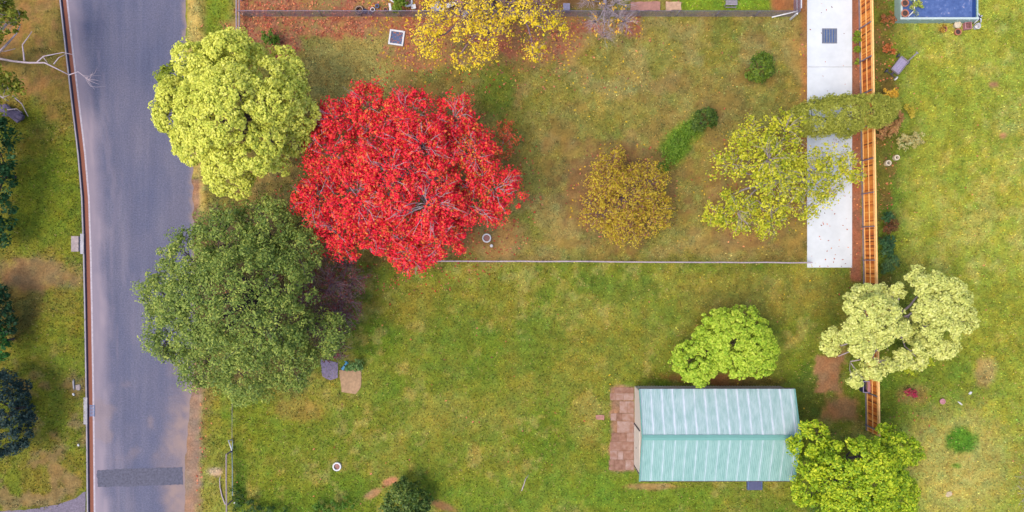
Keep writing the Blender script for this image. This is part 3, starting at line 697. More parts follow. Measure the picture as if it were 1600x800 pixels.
# left edge
tree('gum_tree', 'leafy gum tree at the top left edge, mostly outside the photo', 'tree',
     [(-20, 30, 6, 46, 1.6), (30, 32, 5, 16, .8), (0, 10, 5.5, 24, 1), (-8, 115, 5.5, 32, 1.2), (14, 135, 5, 22, .9), (-15, 175, 5, 26, 1)],
     S((86, 104, 24), (138, 144, 40), (186, 176, 60)), 120, n=170, r=.4, per=30, size=.2, bark='bark_grey', trunk_r=.3, twigs=50, poke=.5, inner=.4, shell=.1, base=(-30, 95), sink=.4)
def limb_tree():
    o = thing('dead_tree', 'dead pale tree with bare limbs stretching over the road from the left', 'tree', P(-40, 90))
    b = Vector(P(-40, 90)); rnd = random.Random(5); mb = MB()
    def seg(pts, r0, r1):
        q = [P(*p) - b for p in pts]; n = len(q)
        mb.tube(q, [r0 + (r1 - r0) * i / (n - 1) for i in range(n)], 6)
        return q
    mb.tube([(0, 0, -.2), (0, 0, 2.5), P(-10, 90, 4.6) - b], [.32, .26, .16], 9)
    seg([(-10, 90, 4.6), (22, 96, 5), (45, 98, 5.1), (70, 98, 5.1), (84, 105, 5.1), (108, 117, 5)], .085, .03)
    seg([(58, 97, 5.1), (68, 88, 5.2), (98, 82, 5.1), (118, 86, 5)], .05, .015)
    seg([(84, 100, 5.1), (92, 90, 5.1), (104, 84, 5.1)], .04, .015)
    seg([(68, 90, 5.2), (74, 98, 5.2)], .03, .015)
    seg([(108, 117, 5), (122, 112, 5), (140, 126, 4.9), (155, 132, 4.9)], .04, .01)
    for p in ((145, 112), (152, 106), (158, 118), (165, 135), (160, 128), (148, 140), (138, 122)):
        q = P(*p, 4.9 + rnd.uniform(-.3, .3)) - b
        mb.tube(curve(P(128 + rnd.uniform(0, 16), 116 + rnd.uniform(0, 10), 4.9) - b, q, 4, .2, rnd), [.022, .018, .014, .01, .006], 4)
    seg([(-10, 90, 4.6), (10, 70, 5), (26, 52, 5.2), (32, 38, 5.3)], .09, .03)
    seg([(38, 95, 5.1), (37, 84, 5.2), (35, 70, 5.2), (44, 58, 5.3), (50, 49, 5.3)], .06, .02)
    seg([(-14, 80, 4.2), (8, 80, 4.6), (24, 76, 4.8)], .05, .02)
    seg([(-20, 140, 3.6), (4, 152, 4), (16, 148, 4.2)], .08, .02); seg([(2, 152, 4), (14, 158, 4)], .03, .015)
    seg([(20, 150, 3), (34, 162, 3), (44, 182, 2.6)], .05, .02)
    seg([(0, 0, 0)] if 0 else [(-20, 140, 3.6), (-30, 100, 3.2), (-40, 90, 2.4)], .08, .1)
    mb.build('trunk', M['bark_grey'], o, smooth=True)
limb_tree()
def stump():
    o = thing('stump', 'purplish grey split stump in the shade at the left edge, below the gum leaves', 'stump', P(22, 176, .1)); b = Vector(P(22, 176, .1)); mb = MB()
    for k, (a, c, r0) in enumerate((((-4, 168), (36, 184), .3), ((0, 176), (34, 178), .26), ((8, 166), (30, 190), .24))):
        mb.tube([P(*a, .4) - b, (P(*a, .4) + P(*c, .5)) / 2 - b + Vector((0, 0, .1)), P(*c, .35) - b], [r0, r0 * 1.1, r0 * .7], 9)
    mb.build('wood', plain('purple_grey_wood', A(122, 108, 134), .9, .35, 6, bump=.3), o)
    MB().tube([P(8, 172, .8) - b, P(26, 170, .8) - b, P(34, 176, .6) - b], [.05, .04, .02], 6).build('shoot', M['bark_grey'], o, smooth=True)
stump()
tree('evergreen_shrub', 'dark green hedge shrub along the left edge, above the bare patch', 'shrub', [(-14, 240, 2.6, 34, 1.7), (-14, 285, 2.6, 34, 1.7), (-16, 330, 2.4, 32, 1.6), (-4, 212, 2.2, 22, 1.4), (-8, 358, 2, 24, 1.3), (-20, 200, 2.4, 30, 1.5)],
     S((22, 60, 34), (44, 92, 50), (70, 116, 62)), 121, n=230, r=.35, per=36, size=.2, trunk_r=.12, twigs=8, bark='bark_dark')
tree('evergreen_shrub', 'small bright green shrub at the left edge just above the blue green bush', 'shrub', [(-6, 545, 2, 18, 1), (-12, 525, 2, 20, 1)],
     S((30, 84, 34), (60, 124, 50), (84, 144, 60)), 122, n=60, r=.28, per=36, size=.18, trunk_r=.08, twigs=6, bark='bark_dark')
tree('evergreen_shrub', 'dark shrub in deep shade at the left edge, halfway down', 'shrub', [(-6, 490, 1.8, 27, 1.1), (0, 512, 1.6, 22, 1), (-14, 465, 1.8, 26, 1.1)],
     S((20, 52, 32), (36, 76, 44), (50, 92, 50)), 123, n=100, r=.28, per=36, size=.18, trunk_r=.08, twigs=6, bark='bark_dark')
tree('blue_bush', 'large dark blue green bush at the lower left edge', 'bush', [(10, 645, 2.6, 42, 1.6), (-10, 620, 2.6, 42, 1.6), (15, 610, 2, 28, 1.3), (20, 672, 2.2, 32, 1.4), (-12, 680, 2.4, 42, 1.6)],
     S((24, 48, 48), (40, 68, 66), (76, 98, 88)), 124, n=330, r=.28, per=44, size=.15, trunk_r=.15, twigs=12, bark='bark_dark')
bare('bare_tree', 'pale leafless twiggy tree at the lower right edge of the photo', 'tree', [(1625, 750, 3, 40, 1.4), (1605, 770, 2.5, 36, 1.1), (1615, 735, 2.5, 36, 1.1)], 125, 'bark_grey', n=90, trunk_r=.1, base=(1630, 760), twig_r=.014, sub=3)
# garden plants along the right fence
for i, (lab, lobes, st, n, sz) in enumerate([
        ('orange red leafed shrub by the corner of the blue pool', [(1388, 30, .8, 12, .6), (1394, 25, .7, 8, .5)], S((130, 84, 44), (170, 100, 56), (180, 120, 66)), 24, .12),
        ('small orange red shrub above the grey garden cart', [(1386, 76, .7, 8, .5), (1391, 81, .6, 7, .4)], S((150, 90, 44), (200, 110, 56), (210, 134, 70)), 18, .12),
        ('golden yellow shrub at the right tip of the olive conifer', [(1390, 148, 1.2, 10, .6), (1384, 155, 1, 8, .5), (1396, 150, 1, 7, .4)], S((186, 140, 34), (228, 176, 50), (236, 200, 80)), 34, .16),
        ('pinkish brown feathery shrub below the olive conifer', [(1388, 195, 1, 20, .7), (1398, 185, .9, 14, .6), (1380, 205, .8, 14, .6)], S((150, 96, 66), (186, 136, 84), (206, 170, 104)), 70, .15),
        ('pale straw coloured shrub right of the pinkish one', [(1412, 222, .7, 15, .5), (1426, 218, .7, 12, .5), (1440, 214, .5, 9, .3)], S((160, 150, 84), (206, 184, 116), (190, 196, 140)), 50, .13),
        ('small yellow tuft between the two feathery shrubs', [(1420, 170, .5, 7, .35), (1424, 178, .4, 6, .3)], S((170, 160, 44), (216, 190, 70)), 16, .13),
        ('reddish brown leafed shrub against the fence by the end of the driveway', [(1388, 354, .8, 12, .6), (1396, 352, .6, 8, .4)], S((84, 62, 40), (128, 80, 44), (110, 110, 50)), 30, .15),
        ('dark green shrub hugging the orange fence below the reddish brown one', [(1382, 378, 1, 12, .8), (1386, 392, .9, 11, .7), (1384, 340, .8, 10, .7)], S((30, 66, 44), (58, 96, 56), (84, 116, 60)), 50, .16),
        ('yellow green tuft right of the dark fence shrub', [(1397, 381, .6, 9, .4)], S((130, 140, 34), (180, 180, 54)), 22, .13),
        ('blue green rounded shrub just above the pale cream green tree', [(1390, 410, .9, 13, .7), (1384, 420, .8, 9, .6)], S((50, 84, 52), (80, 112, 64), (104, 130, 70)), 44, .15),
        ('small green bush at the edge of the fallen leaves by the top left fence', [(421, 57, .7, 12, .5), (431, 63, .6, 7, .4)], S((60, 98, 20), (96, 130, 30), (124, 150, 44)), 30, .15),
        ('crimson flowering plant on the right lawn near the lower fence', [(1420, 612, .5, 6, .35), (1427, 616, .4, 5, .3)], S((150, 40, 64), (206, 56, 96), (120, 130, 60)), 26, .12),
        ('leafy weeds in the soil strip beside the orange fence', [(1338, 64, .3, 5, .3), (1338, 78, .3, 5, .3), (1339, 52, .3, 4, .25), (1339, 98, .25, 4, .25)], S((100, 130, 24), (150, 172, 44)), 26, .12),
        ('dark green straggly plant at the bottom edge left of the bushy shrub', [(520, 792, .6, 15, .4), (545, 785, .5, 12, .4), (500, 800, .5, 16, .4)], S((70, 108, 24), (100, 136, 36)), 40, .15),
        ('low weedy plant at the top of the concrete slab beside the dark green tree', [(556, 570, .5, 9, .4), (545, 575, .4, 6, .3), (562, 575, .4, 5, .3)], S((70, 110, 54), (110, 150, 84), (140, 166, 90)), 30, .13),
        ('added dark grassy clump standing in for shade at the foot of the lower left gate', [(372, 785, .5, 14, .4), (390, 794, .5, 18, .5), (420, 802, .5, 18, .5), (445, 806, .5, 14, .4), (368, 765, .4, 8, .3)], S((44, 70, 34), (70, 104, 34)), 50, .15),  # dark clump added where a shadow lies on the grass
        ('leafy green bush under the white rubbish behind the top fence', [(625, 6, .9, 13, .6), (617, 14, .8, 7, .5)], S((90, 120, 24), (140, 160, 44)), 34, .15)]):
    tree('garden_shrub', lab, 'shrub', lobes, st, 200 + i, n=n, r=.17, per=20, size=sz, trunk_r=.025, twigs=8, low=-.1, inner=.4, shell=.2, sink=.3, twig_r=.012, tvar=.6)

# ------------------------------------------------------------------ shed
def make_shed():
    x0, x1, y0, y1, yr, he, hr = 9.08, 20.0, -15.97, -9.43, -12.62, 2.3, 3.3
    o = thing('shed', 'long gabled shed with mint green corrugated roof and cream walls', 'shed', ((x0 + x1) / 2, yr, 0))
    ox, oy = (x0 + x1) / 2, yr
    def T(x, y, z): return (x - ox, y - oy, z)
    cream = plain('cream_cladding', A(236, 222, 206), .6, .07, 3)
    ww, ye0, ye1 = .05, y0 + .25, y1 - .25
    wl = MB()
    g = lambda y: he - .06 + (hr - he) * (1 - abs(y - yr) / ((y1 - yr) if y > yr else (yr - y0)))
    for xa in (x0 + .04, x1 - .09):
        pts = [(ye0, 0), (ye1, 0), (ye1, g(ye1) - .05), (yr, hr - .13), (ye0, g(ye0) - .05)]
        vs = [T(xa, a, b) for a, b in pts] + [T(xa + ww, a, b) for a, b in pts]; n = 5
        wl.add(vs, [tuple(range(n)), tuple(range(n, 2 * n))[::-1]] + [(i, (i + 1) % n, n + (i + 1) % n, n + i) for i in range(n)])
    for ya in (ye0, ye1):
        yy = ya + (ww / 2 if ya == ye0 else -ww / 2)
        c = T((x0 + x1) / 2, yy, 1.08); wl.box(c, (x1 - x0 - .19, ww, 2.16))
        s = 1 if ya == ye1 else -1
        k = x0 + .3
        while k < x1 - .2: wl.box(T(k, ya + s * .012, 1.05), (.05, .028, 2.1)); k += .2
    wl.build('wall', cream, o)
    # roof: ribbed sheets, one mesh per slope
    m, n, b = mat_base('mint_roof_sheet')
    tc = n.nodes.new('ShaderNodeTexCoord'); mp = n.nodes.new('ShaderNodeMapping'); mp.inputs['Scale'].default_value = (1, .04, 1)
    nz = n.nodes.new('ShaderNodeTexNoise'); nz.inputs['Scale'].default_value = 5; nz.inputs['Detail'].default_value = 6
    n.links.new(tc.outputs['Object'], mp.inputs[0]); n.links.new(mp.outputs[0], nz.inputs['Vector'])
    at = n.nodes.new('ShaderNodeAttribute'); at.attribute_name = 'tint'
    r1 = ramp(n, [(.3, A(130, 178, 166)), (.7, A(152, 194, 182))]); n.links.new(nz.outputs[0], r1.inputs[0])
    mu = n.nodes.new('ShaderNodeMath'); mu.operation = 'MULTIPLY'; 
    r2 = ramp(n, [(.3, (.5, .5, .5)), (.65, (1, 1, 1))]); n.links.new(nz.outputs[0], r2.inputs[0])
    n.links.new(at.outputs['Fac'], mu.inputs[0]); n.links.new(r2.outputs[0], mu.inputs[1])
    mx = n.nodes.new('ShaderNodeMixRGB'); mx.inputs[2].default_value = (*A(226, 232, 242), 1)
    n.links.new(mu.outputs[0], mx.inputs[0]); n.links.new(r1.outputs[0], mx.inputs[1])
    n.links.new(mx.outputs[0], b.inputs['Base Color']); b.inputs['Roughness'].default_value = .42; b.inputs['Specular IOR Level'].default_value = .5
    rr = np.random.default_rng(4)
    pitch = .127; prof = [(0, 0), (.03, .01), (.06, .01), (.09, 0)]
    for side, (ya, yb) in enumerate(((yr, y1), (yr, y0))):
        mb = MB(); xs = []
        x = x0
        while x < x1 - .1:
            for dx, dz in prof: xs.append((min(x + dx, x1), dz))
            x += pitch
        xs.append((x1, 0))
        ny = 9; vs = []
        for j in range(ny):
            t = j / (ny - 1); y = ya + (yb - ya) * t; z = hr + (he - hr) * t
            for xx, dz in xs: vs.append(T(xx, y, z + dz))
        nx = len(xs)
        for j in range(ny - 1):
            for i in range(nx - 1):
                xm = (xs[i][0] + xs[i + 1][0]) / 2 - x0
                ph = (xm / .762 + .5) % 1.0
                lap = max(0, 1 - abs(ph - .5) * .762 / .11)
                tv = lap * (.75 if side == 0 else .5) + (.34 if side == 0 else .05) + rr.uniform(0, .12) * (1 if side == 0 else .4)  # lap streaks; upper slope paled, sky reflection put into the tint
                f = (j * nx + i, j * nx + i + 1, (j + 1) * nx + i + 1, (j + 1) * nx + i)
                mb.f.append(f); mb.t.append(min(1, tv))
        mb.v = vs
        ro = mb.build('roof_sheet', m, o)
    trim = plain('mint_trim', A(124, 180, 168), .45, .06, 3)
    rc = MB(); w2 = .19
    for s, yb in ((1, y1), (-1, y0)):
        dz = (hr - he) / abs(yb - yr) * w2
        rc.add([T(x0 - .02, yr, hr + .065), T(x1 + .02, yr, hr + .065), T(x1 + .02, yr + s * w2, hr + .05 - dz), T(x0 - .02, yr + s * w2, hr + .05 - dz)], [(0, 1, 2, 3)])
    rc.build('ridge_cap', trim, o)
    for xa in (x0 - .035, x1 + .035):
        bc = MB()
        for yb in (y1, y0): bc.bar(T(xa, yr, hr + .02), T(xa, yb, he + .02), .07, .16)
        bc.build('barge_board', trim, o)
    gm = plain('brown_gutter', A(98, 76, 92), .5, .15, 4)
    for yb, s in ((y1, 1), (y0, -1)):
        gt = MB(); gt.box(T((x0 + x1) / 2, yb + s * .035, he - .07), (x1 - x0 + .12, .02, .11)); gt.box(T((x0 + x1) / 2, yb - s * .04, he - .12), (x1 - x0 + .12, .13, .012)); gt.box(T((x0 + x1) / 2, yb - s * .1, he - .07), (x1 - x0 + .12, .02, .1))
        gt.build('gutter', gm, o)
        dp = MB(); dp.tube([T(x1 + .0, yb - s * .3, .02), T(x1 + .0, yb - s * .3, he - .3), T(x1 + .0, yb - s * .05, he - .13)], .04, 8); dp.build('downpipe', trim, o, smooth=True)
    # roller door in the left gable
    ya, yb = -12.45, -15.55
    rd = MB()
    for k in range(22): rd.box(T(x0 + .012, (ya + yb) / 2, .06 + k * .095), (.04, abs(ya - yb) - .12, .088), t=.5)
    dr = rd.build('roller_door', cream, o)
    for y in (ya, yb): MB().box(T(x0 + .005, y, 1.07), (.07, .06, 2.14)).build('door_jamb', M['dark'], o)
    hd = MB().box(T(x0 - .02, (ya + yb) / 2, .95), (.03, .14, .03)).build('handle', M['dark'], dr)
    lg = MB().lathe(T(x1 + .14, -12.0, 2.3), [(.0, -.1), (.09, -.08), (.12, 0), (.09, .08), (.0, .1)], 12, close=False); lg.build('wall_lamp', M['white'], o, smooth=True)
make_shed()
st = thing('step', 'dark blue grey step block against the lower side of the shed', 'step', P(1178, 757))
c = P(1178, 757); mb = MB(); mb.box((0, .05, .1), (1.12, .8, .2)); mb.build('tread', plain('step_steel', A(86, 90, 128), .7, .15, 6), st, bevel=.02)
for s in (-.5, .5): MB().box((s, .05, .222), (.08, .7, .04)).build('edge_strip', M['bluegrey'], st)
# reddish paving in front of the shed
def paving():
    mb = MB(); r = random.Random(3)
    rows = [(605.5, 614, 960), (614.5, 625, 953), (627, 645, 968), (646, 657, 954), (658, 676, 964), (676.5, 690, 955), (690.5, 704, 953), (704.5, 718, 953), (718.5, 734, 951)]
    for a, b, xl in rows:
        x = xl
        while x < 989:
            wd = r.choice([9, 12, 17, 20]); xe = min(x + wd, 990.5)
            if 990.5 - xe < 5: xe = 990.5
            pts = rough_edge([(x + .25, a), (xe - .25, a), (xe - .25, b), (x + .25, b)], .22, 5, int(x * a))
            mb.prism(outline_px(pts), -.05, .02 + r.uniform(0, .01), t=.3 + .4 * r.random()); x = xe
    tag(mb.build('paving', tinted('old_paving', [(.1, A(132, 94, 74)), (.45, A(168, 126, 106)), (.9, A(192, 164, 152))], .95, 3, 1.1)), kind='structure')
paving()
c = P(938, 652); o = MB(); o.prism([(p[0] - c.x, p[1] - c.y) for p in outline_px(rough_edge([(931, 648), (944, 648.5), (944, 656), (931, 655)], .4, 3, 8))], -.03, .07)
ob = o.build('paver', M['brickred']); ob.location = c; tag(ob, 'single loose pinkish paver lying left of the shed paving', 'paver')

# ------------------------------------------------------------------ pool
def make_pool():
    x0, x1, y0, y1, h = 28.45, 34.15, 17.32, 22.6, .78
    o = thing('pool', 'raised pool with pale green walls under a faded blue cover', 'pool', ((x0 + x1) / 2, (y0 + y1) / 2, 0)); cx, cy = (x0 + x1) / 2, (y0 + y1) / 2
    wm = plain('pale_green_panel', A(176, 204, 194), .5, .1, 4)
    def T(x, y, z): return (x - cx, y - cy, z)
    t = .09; wb = MB()
    wb.box(T(cx, y0 + t / 2, h / 2), (x1 - x0, t, h)); wb.box(T(cx, y1 - t / 2, h / 2), (x1 - x0, t, h))
    wb.box(T(x0 + t / 2, cy, h / 2), (t, y1 - y0 - 2 * t, h)); wb.box(T(x1 - t / 2, cy, h / 2), (t, y1 - y0 - 2 * t, h))
    k = x0 + .6
    while k < x1: wb.box(T(k, y0 - .02, h / 2 - .02), (.08, .04, h - .06)); k += .9
    wb.build('wall', wm, o)
    cp = MB(); cp.box(T(cx, y0 + .08, h + .022), (x1 - x0 + .06, .14, .04)); cp.box(T(x0 + .08, (y0 + y1) / 2 + .1, h + .022), (.14, y1 - y0 - .3, .04))
    cp.build('coping', plain('pale_coping', A(206, 220, 214), .5, .1, 5), o)
    m, n, b = mat_base('blue_cover')
    tc = n.nodes.new('ShaderNodeTexCoord'); nz = n.nodes.new('ShaderNodeTexNoise'); nz.inputs['Scale'].default_value = 2.6; nz.inputs['Detail'].default_value = 9; nz.inputs['Roughness'].default_value = .72
    n.links.new(tc.outputs['Object'], nz.inputs['Vector'])
    r1 = ramp(n, [(.3, A(60, 82, 138)), (.5, A(76, 102, 160)), (.59, A(92, 116, 172)), (.66, A(204, 188, 198))]); n.links.new(nz.outputs[0], r1.inputs[0])
    n.links.new(r1.outputs[0], b.inputs['Base Color']); b.inputs['Roughness'].default_value = .5
    xs = np.linspace(x0 + t, x1 - t - .32, 40); ys = np.linspace(y0 + t + .06, y1 - t, 36); gx, gy = np.meshgrid(xs, ys)
    z = h - .06 + (fbm(gx.ravel(), gy.ravel(), .9, 3, 3) - .5) * .09
    i = np.arange(gx.size).reshape(gx.shape)
    F = np.stack([i[:-1, :-1].ravel(), i[:-1, 1:].ravel(), i[1:, 1:].ravel(), i[1:, :-1].ravel()], 1)
    np_mesh('cover', np.stack([gx.ravel() - cx, gy.ravel() - cy, z], 1), F, m, o)
    MB().box(T(x1 - t - .16, cy, h - .12), (.32, y1 - y0 - 2 * t - .02, .02)).build('water', plain('pool_water', A(38, 66, 128), .15, .15, 3), o)
    rl = MB(); rl.tube([T(29.0, y0 + .2, h + .04), T(29.3, y0 + .55, h + .25), T(29.32, y0 + .9, h + .28), T(29.32, y1 - .8, h + .28), T(29.32, y1 - .5, h)], .045, 8)
    rl.build('rail', M['white'], o, smooth=True)
    return o
make_pool()
def pot(label, px, py, r, h, mat, fill='potsoil', z=0, name='plant_pot', cat='pot', group=None, ringw=.2):
    o = thing(name, label, cat, P(px, py, z), 0, group); 
    MB().lathe((0, 0, 0), [(r * .72, 0), (r * .98, h * .8), (r * 1.06, h * .82), (r * 1.06, h), (r * (1 - ringw), h), (r * (1 - ringw) * .95, h * .7), (.0, h * .68)], 22, close=False).build('pot', M[mat], o, smooth=False)
    MB().lathe((0, 0, 0), [(r * (1 - ringw) * .98, h * .8), (r * .4, h * .86), (.001, h * .86)], 16, close=False).build('soil', M[fill], o)
    return o
M['cream'] = plain('cream_lid', A(234, 216, 186), .6, .08, 5)
pot('round orange planter upper one on the left side of the blue pool', 1412, 6, .26, .2, 'terracotta', z=.76)
pot('round orange planter nearer the corner of the blue pool', 1412, 22, .26, .2, 'terracotta', z=.76)
tree('garden_shrub', 'sprawling yellow green plant over the left of the blue pool cover', 'plant', [(1426, 8, 1.0, 9, .25), (1436, 5, 1, 7, .2), (1428, 18, 1, 6, .2), (1440, 12, .95, 5, .15)], S((110, 140, 50), (160, 176, 70), (200, 190, 90)), 240, n=22, r=.16, per=10, size=.15, trunk_r=.02, twigs=12, base=(1413, 6, .76), twig_r=.01, inner=.3, shell=.1, sink=.2)
pot('cream round lidded tub below the blue pool', 1492, 40.5, .25, .35, 'cream', 'cream', ringw=.06)
pot('small terracotta pot standing alone below the cream tub', 1493.5, 51.5, .24, .28, 'terracotta')
pot('brown planter with yellowing plant left of the cream tub', 1472, 47, .22, .25, 'terracotta')
tree('garden_shrub', 'yellowing plant spilling from the brown planter by the pool', 'plant', [(1473, 45, .4, 7, .2)], S((150, 110, 40), (206, 166, 60)), 241, n=12, r=.12, per=12, size=.12, trunk_r=.015, twigs=5, twig_r=.008, inner=.2, sink=.1, base=(1472, 47, .2))
o = thing('crate', 'faded pink open crate below the right corner of the pool', 'crate', P(1509, 42), .1)
mb = MB()
for s in (-1, 1): mb.box((s * .22, 0, .16), (.05, .5, .32)); mb.box((0, s * .235, .16), (.388, .03, .32))
mb.box((0, 0, .03), (.388, .43, .04)); mb.build('body', M['pink'], o)
mb = MB()
for k in (-.11, 0, .11): mb.box((k, 0, .3), (.05, .436, .02))
mb.build('slat', plain('brown_slats', A(150, 96, 92), .8, .2, 6), o)
o = thing('bucket', 'white bucket at the bottom right corner of the pool', 'bucket', P(1523, 43))
MB().lathe((0, 0, 0), [(.16, 0), (.2, .32), (.22, .33), (.22, .36), (.18, .36), (.15, .1), (0.001, .1)], 20, close=False).build('body', M['white'], o)
mb = MB(); mb.tube([(.2 * math.cos(a), .2 * math.sin(a), .36 + .1 * math.sin(a)) for a in [k * math.pi / 8 for k in range(9)]], .012, 6); mb.build('handle', M['galv'], o)
o = thing('pool_pump', 'white and dark blue pump with pipes at the right end of the pool', 'pump', P(1524, 30))
MB().lathe((0, 0, 0), [(.2, 0), (.2, .35), (.14, .45), (.001, .46)], 18, close=False).build('body', M['navy'], o, smooth=False)
mb = MB()
for a in (.5, 1.6, 2.9, 4.2, 5.4): mb.tube([(0, 0, .4), (.2 * math.cos(a), .2 * math.sin(a), .42), (.36 * math.cos(a), .36 * math.sin(a), .25), (.4 * math.cos(a), .4 * math.sin(a), .03)], .05, 8)
mb.build('pipe', M['white'], o, smooth=True)

# ------------------------------------------------------------------ fences
def paling_fence():
    h = 1.74
    a, b = P(1339.5, -160), P(1353.5, 672)
    o = thing('paling_fence', 'tall orange brown timber paling fence with grey posts along the driveway', 'fence', a)
    d = (b - a); L = d.length; e = d.normalized(); nrm = Vector((e.y, -e.x, 0))       # nrm: which side palings are
    if nrm.x < 0: nrm = -nrm
    wood = tinted('orange_paling', [(.0, A(128, 60, 30, 1.1)), (.25, A(196, 98, 38, 1.2)), (.55, A(232, 136, 50, 1.25)), (1, A(248, 172, 80, 1.3))], .75, 3, .35, stretch=(1, 1, .2))
    railm = plain('pale_rail_timber', A(250, 190, 116, 1.3), .75, .2, 5); postm = plain('grey_steel_post', A(134, 126, 146), .5, .2, 6)
    r = random.Random(12); bay = 2.45; nb = int(L / bay)
    yw = lambda s: e * s
    gap = [] 
    for k in range(nb + 1):
        s0, s1 = k * bay, min(L, (k + 1) * bay); pb = MB(); s = s0 + .008; tone = r.uniform(.35, .75)
        while s < s1 - .05:
            w_ = min(.105, s1 - s); p = e * (s + w_ / 2) + nrm * (.03 + .006 * (r.random()))
            hh = h + r.uniform(-.012, .012); t = max(0, min(1, tone + r.gauss(0, .2) - (.45 if r.random() < .13 else 0)))
            pb.box(p + Vector((0, 0, hh / 2 + .015)), (w_ - .006, .016, hh - .03), rz=math.atan2(e.y, e.x), t=t); s += w_
        pb.build('paling_panel', wood, o)
    for zr in (.25, .95, 1.62):
        rb = MB(); rb.bar(nrm * -.012 + Vector((0, 0, zr)), e * L + nrm * -.012 + Vector((0, 0, zr)), .045, .07); rb.build('rail', railm, o)
    cap = MB(); cap.bar(nrm * .03 + Vector((0, 0, h + .03)), e * L + nrm * .03 + Vector((0, 0, h + .03)), .12, .03); cap.build('capping', railm, o)
    k = 0
    while k * bay < L:
        p = e * (k * bay + .02) + nrm * -.075
        MB().box(p + Vector((0, 0, h / 2 - .02)), (.07, .07, h - .02), rz=math.atan2(e.y, e.x)).build('post', postm, o); k += 1
    MB().bar(nrm * -.03 + Vector((0, 0, .075)), e * L + nrm * -.03 + Vector((0, 0, .075)), .03, .15).build('plinth_board', M['greywood'], o)
paling_fence()
def mesh_fence(label, pts, h, wire=.05, post_sp=3.0, pat=None):
    a0 = P(*pts[0]); o = thing('mesh_fence', label, 'fence', a0)
    rails = MB(); 
    for s, (pa, pb) in enumerate(zip(pts, pts[1:])):
        a, b = P(*pa) - a0, P(*pb) - a0; L = (b - a).length; e = (b - a).normalized()
        wm = MB(); n = int(L / wire); up = Vector((0, 0, 1)); hh = h - .08; thk = .0075
        sd = Vector((e.y, -e.x, 0)) * thk
        for k in range(-int(hh / wire), n):
            for dr in (1, -1):
                s0 = k * wire; s1 = s0 + hh; z0, z1 = .04, .04 + hh
                if s0 < 0: z0 += -s0; s0 = 0
                if s1 > L: z1 -= (s1 - L); s1 = L
                if s1 <= s0: continue
                if dr == -1: z0, z1 = h - z0, h - z1
                pA, pB = a + e * s0 + up * z0, a + e * s1 + up * z1; q = up * thk
                wm.add([pA - q + sd * dr, pA + q + sd * dr, pB + q + sd * dr, pB - q + sd * dr], [(0, 1, 2, 3)])
        wm.build('wire_mesh', M['mesh'], o)
        rails.tube([a + up * h, b + up * h], .022, 8)
        MB().tube([a + up * .05, b + up * .05], .008, 5).build('base_wire', M['galv'], o)
        k = 0; m = max(1, round(L / post_sp))
        for k in range(m + (s == len(pts) - 2)):
            MB().tube([a + e * (L * k / m) - up * .1, a + e * (L * k / m) + up * (h + .03)], .03, 8).build('post', M['galv'], o, smooth=True)
    rails.build('top_rail', M['galv'], o, smooth=True)
    return o
mf = mesh_fence('purplish wire mesh fence running along the top of the yard', [(381.5, 25.5), (1240, 25.8), (1240, -120)], 1.15)
a0 = P(381.5, 25.5)
mb = MB(); mb.bar(P(1206, 27, .06) - a0, P(1247, 17, 1.1) - a0, .08, .05); mb.build('brace', M['white'], mf)
mb = MB(); mb.box(P(1240, 25.8, .6) - a0, (.11, .11, 1.26)); mb.build('corner_post', M['white'], mf)
mb = MB()
for z in (.45, 1.2): mb.bar(P(1240, 22, 0) - a0 + Vector((.06, 0, z)), P(1240, -120, 0) - a0 + Vector((.06, 0, z)), .05, .1)
mb.build('rail', M['white'], mf)
def rail_fence(name, label, pts, h, rails, mat, sp, pw=.1, rw=.08, rh=.06, extra=None, wires=()):
    a0 = P(*pts[0]); o = thing(name, label, 'fence', a0); r = random.Random(len(label)); up = Vector((0, 0, 1))
    a, b = Vector((0, 0, 0)), P(*pts[1]) - a0; L = b.length; e = b.normalized(); n = max(1, round(L / sp))
    for k in range(n + 1):
        p = e * (L * k / n); MB().box(p + up * (h / 2 - .06), (pw, pw, h + .1), rz=r.uniform(-.2, .2)).build('post', mat, o, bevel=.01)
    for z in rails:
        rb = MB(); m = n * 2; prev = a + up * z
        for k in range(1, m + 1):
            q = e * (L * k / m) + up * (z + r.uniform(-.015, .015)) + Vector((e.y, -e.x, 0)) * r.uniform(-.02, .02); rb.tube([prev, q], [rw / 2, rw / 2], 8); prev = q
        rb.build('rail', mat, o)
    for z in wires: MB().tube([a + up * z, b + up * z], .006, 5).build('wire', M['galv'], o)
    return o
lilac = plain('silvered_rail', A(196, 176, 186), .8, .2, 3)
rail_fence('rail_fence', 'low silvery single rail fence crossing the middle of the lawn to the driveway', [(640, 407.2), (1261, 410.4)], .88, (.86,), lilac, 3.3, .07, .1, wires=(.3, .58))
oldw = plain('old_grey_timber', A(176, 156, 160), .85, .3, 7)
tf = rail_fence('timber_fence', 'old grey timber two rail fence along the verge at the top', [(377.5, -110), (378.5, 110)], 1.02, (.98, .5), oldw, 2.7, .14, .11)
b0 = P(377.5, -110)
MB().bar(P(378.5, 22, .85) - b0, P(392, 26, .05) - b0, .1, .1).build('brace', plain('orange_brace', A(190, 150, 130), .85, .2, 5), tf)
gm = plain('greenish_pipe', A(150, 168, 166), .5, .2, 5)
gf = rail_fence('pipe_fence', 'old pipe and rail fence at the bottom left verge', [(362.5, 704), (363.5, 860)], 1.02, (1.0,), plain('grey_brown_pipe', A(172, 150, 150), .7, .25, 6), 3.6, .09, .1)
b0 = P(362.5, 704)
mb = MB(); q = [P(362.5, 704, .55) - b0, P(363.2, 735, .5) - b0, P(363.2, 760, .35) - b0, P(363.3, 775, .62) - b0]; mb.tube(q, .035, 8); mb.build('lower_rail', gm, gf, smooth=True)
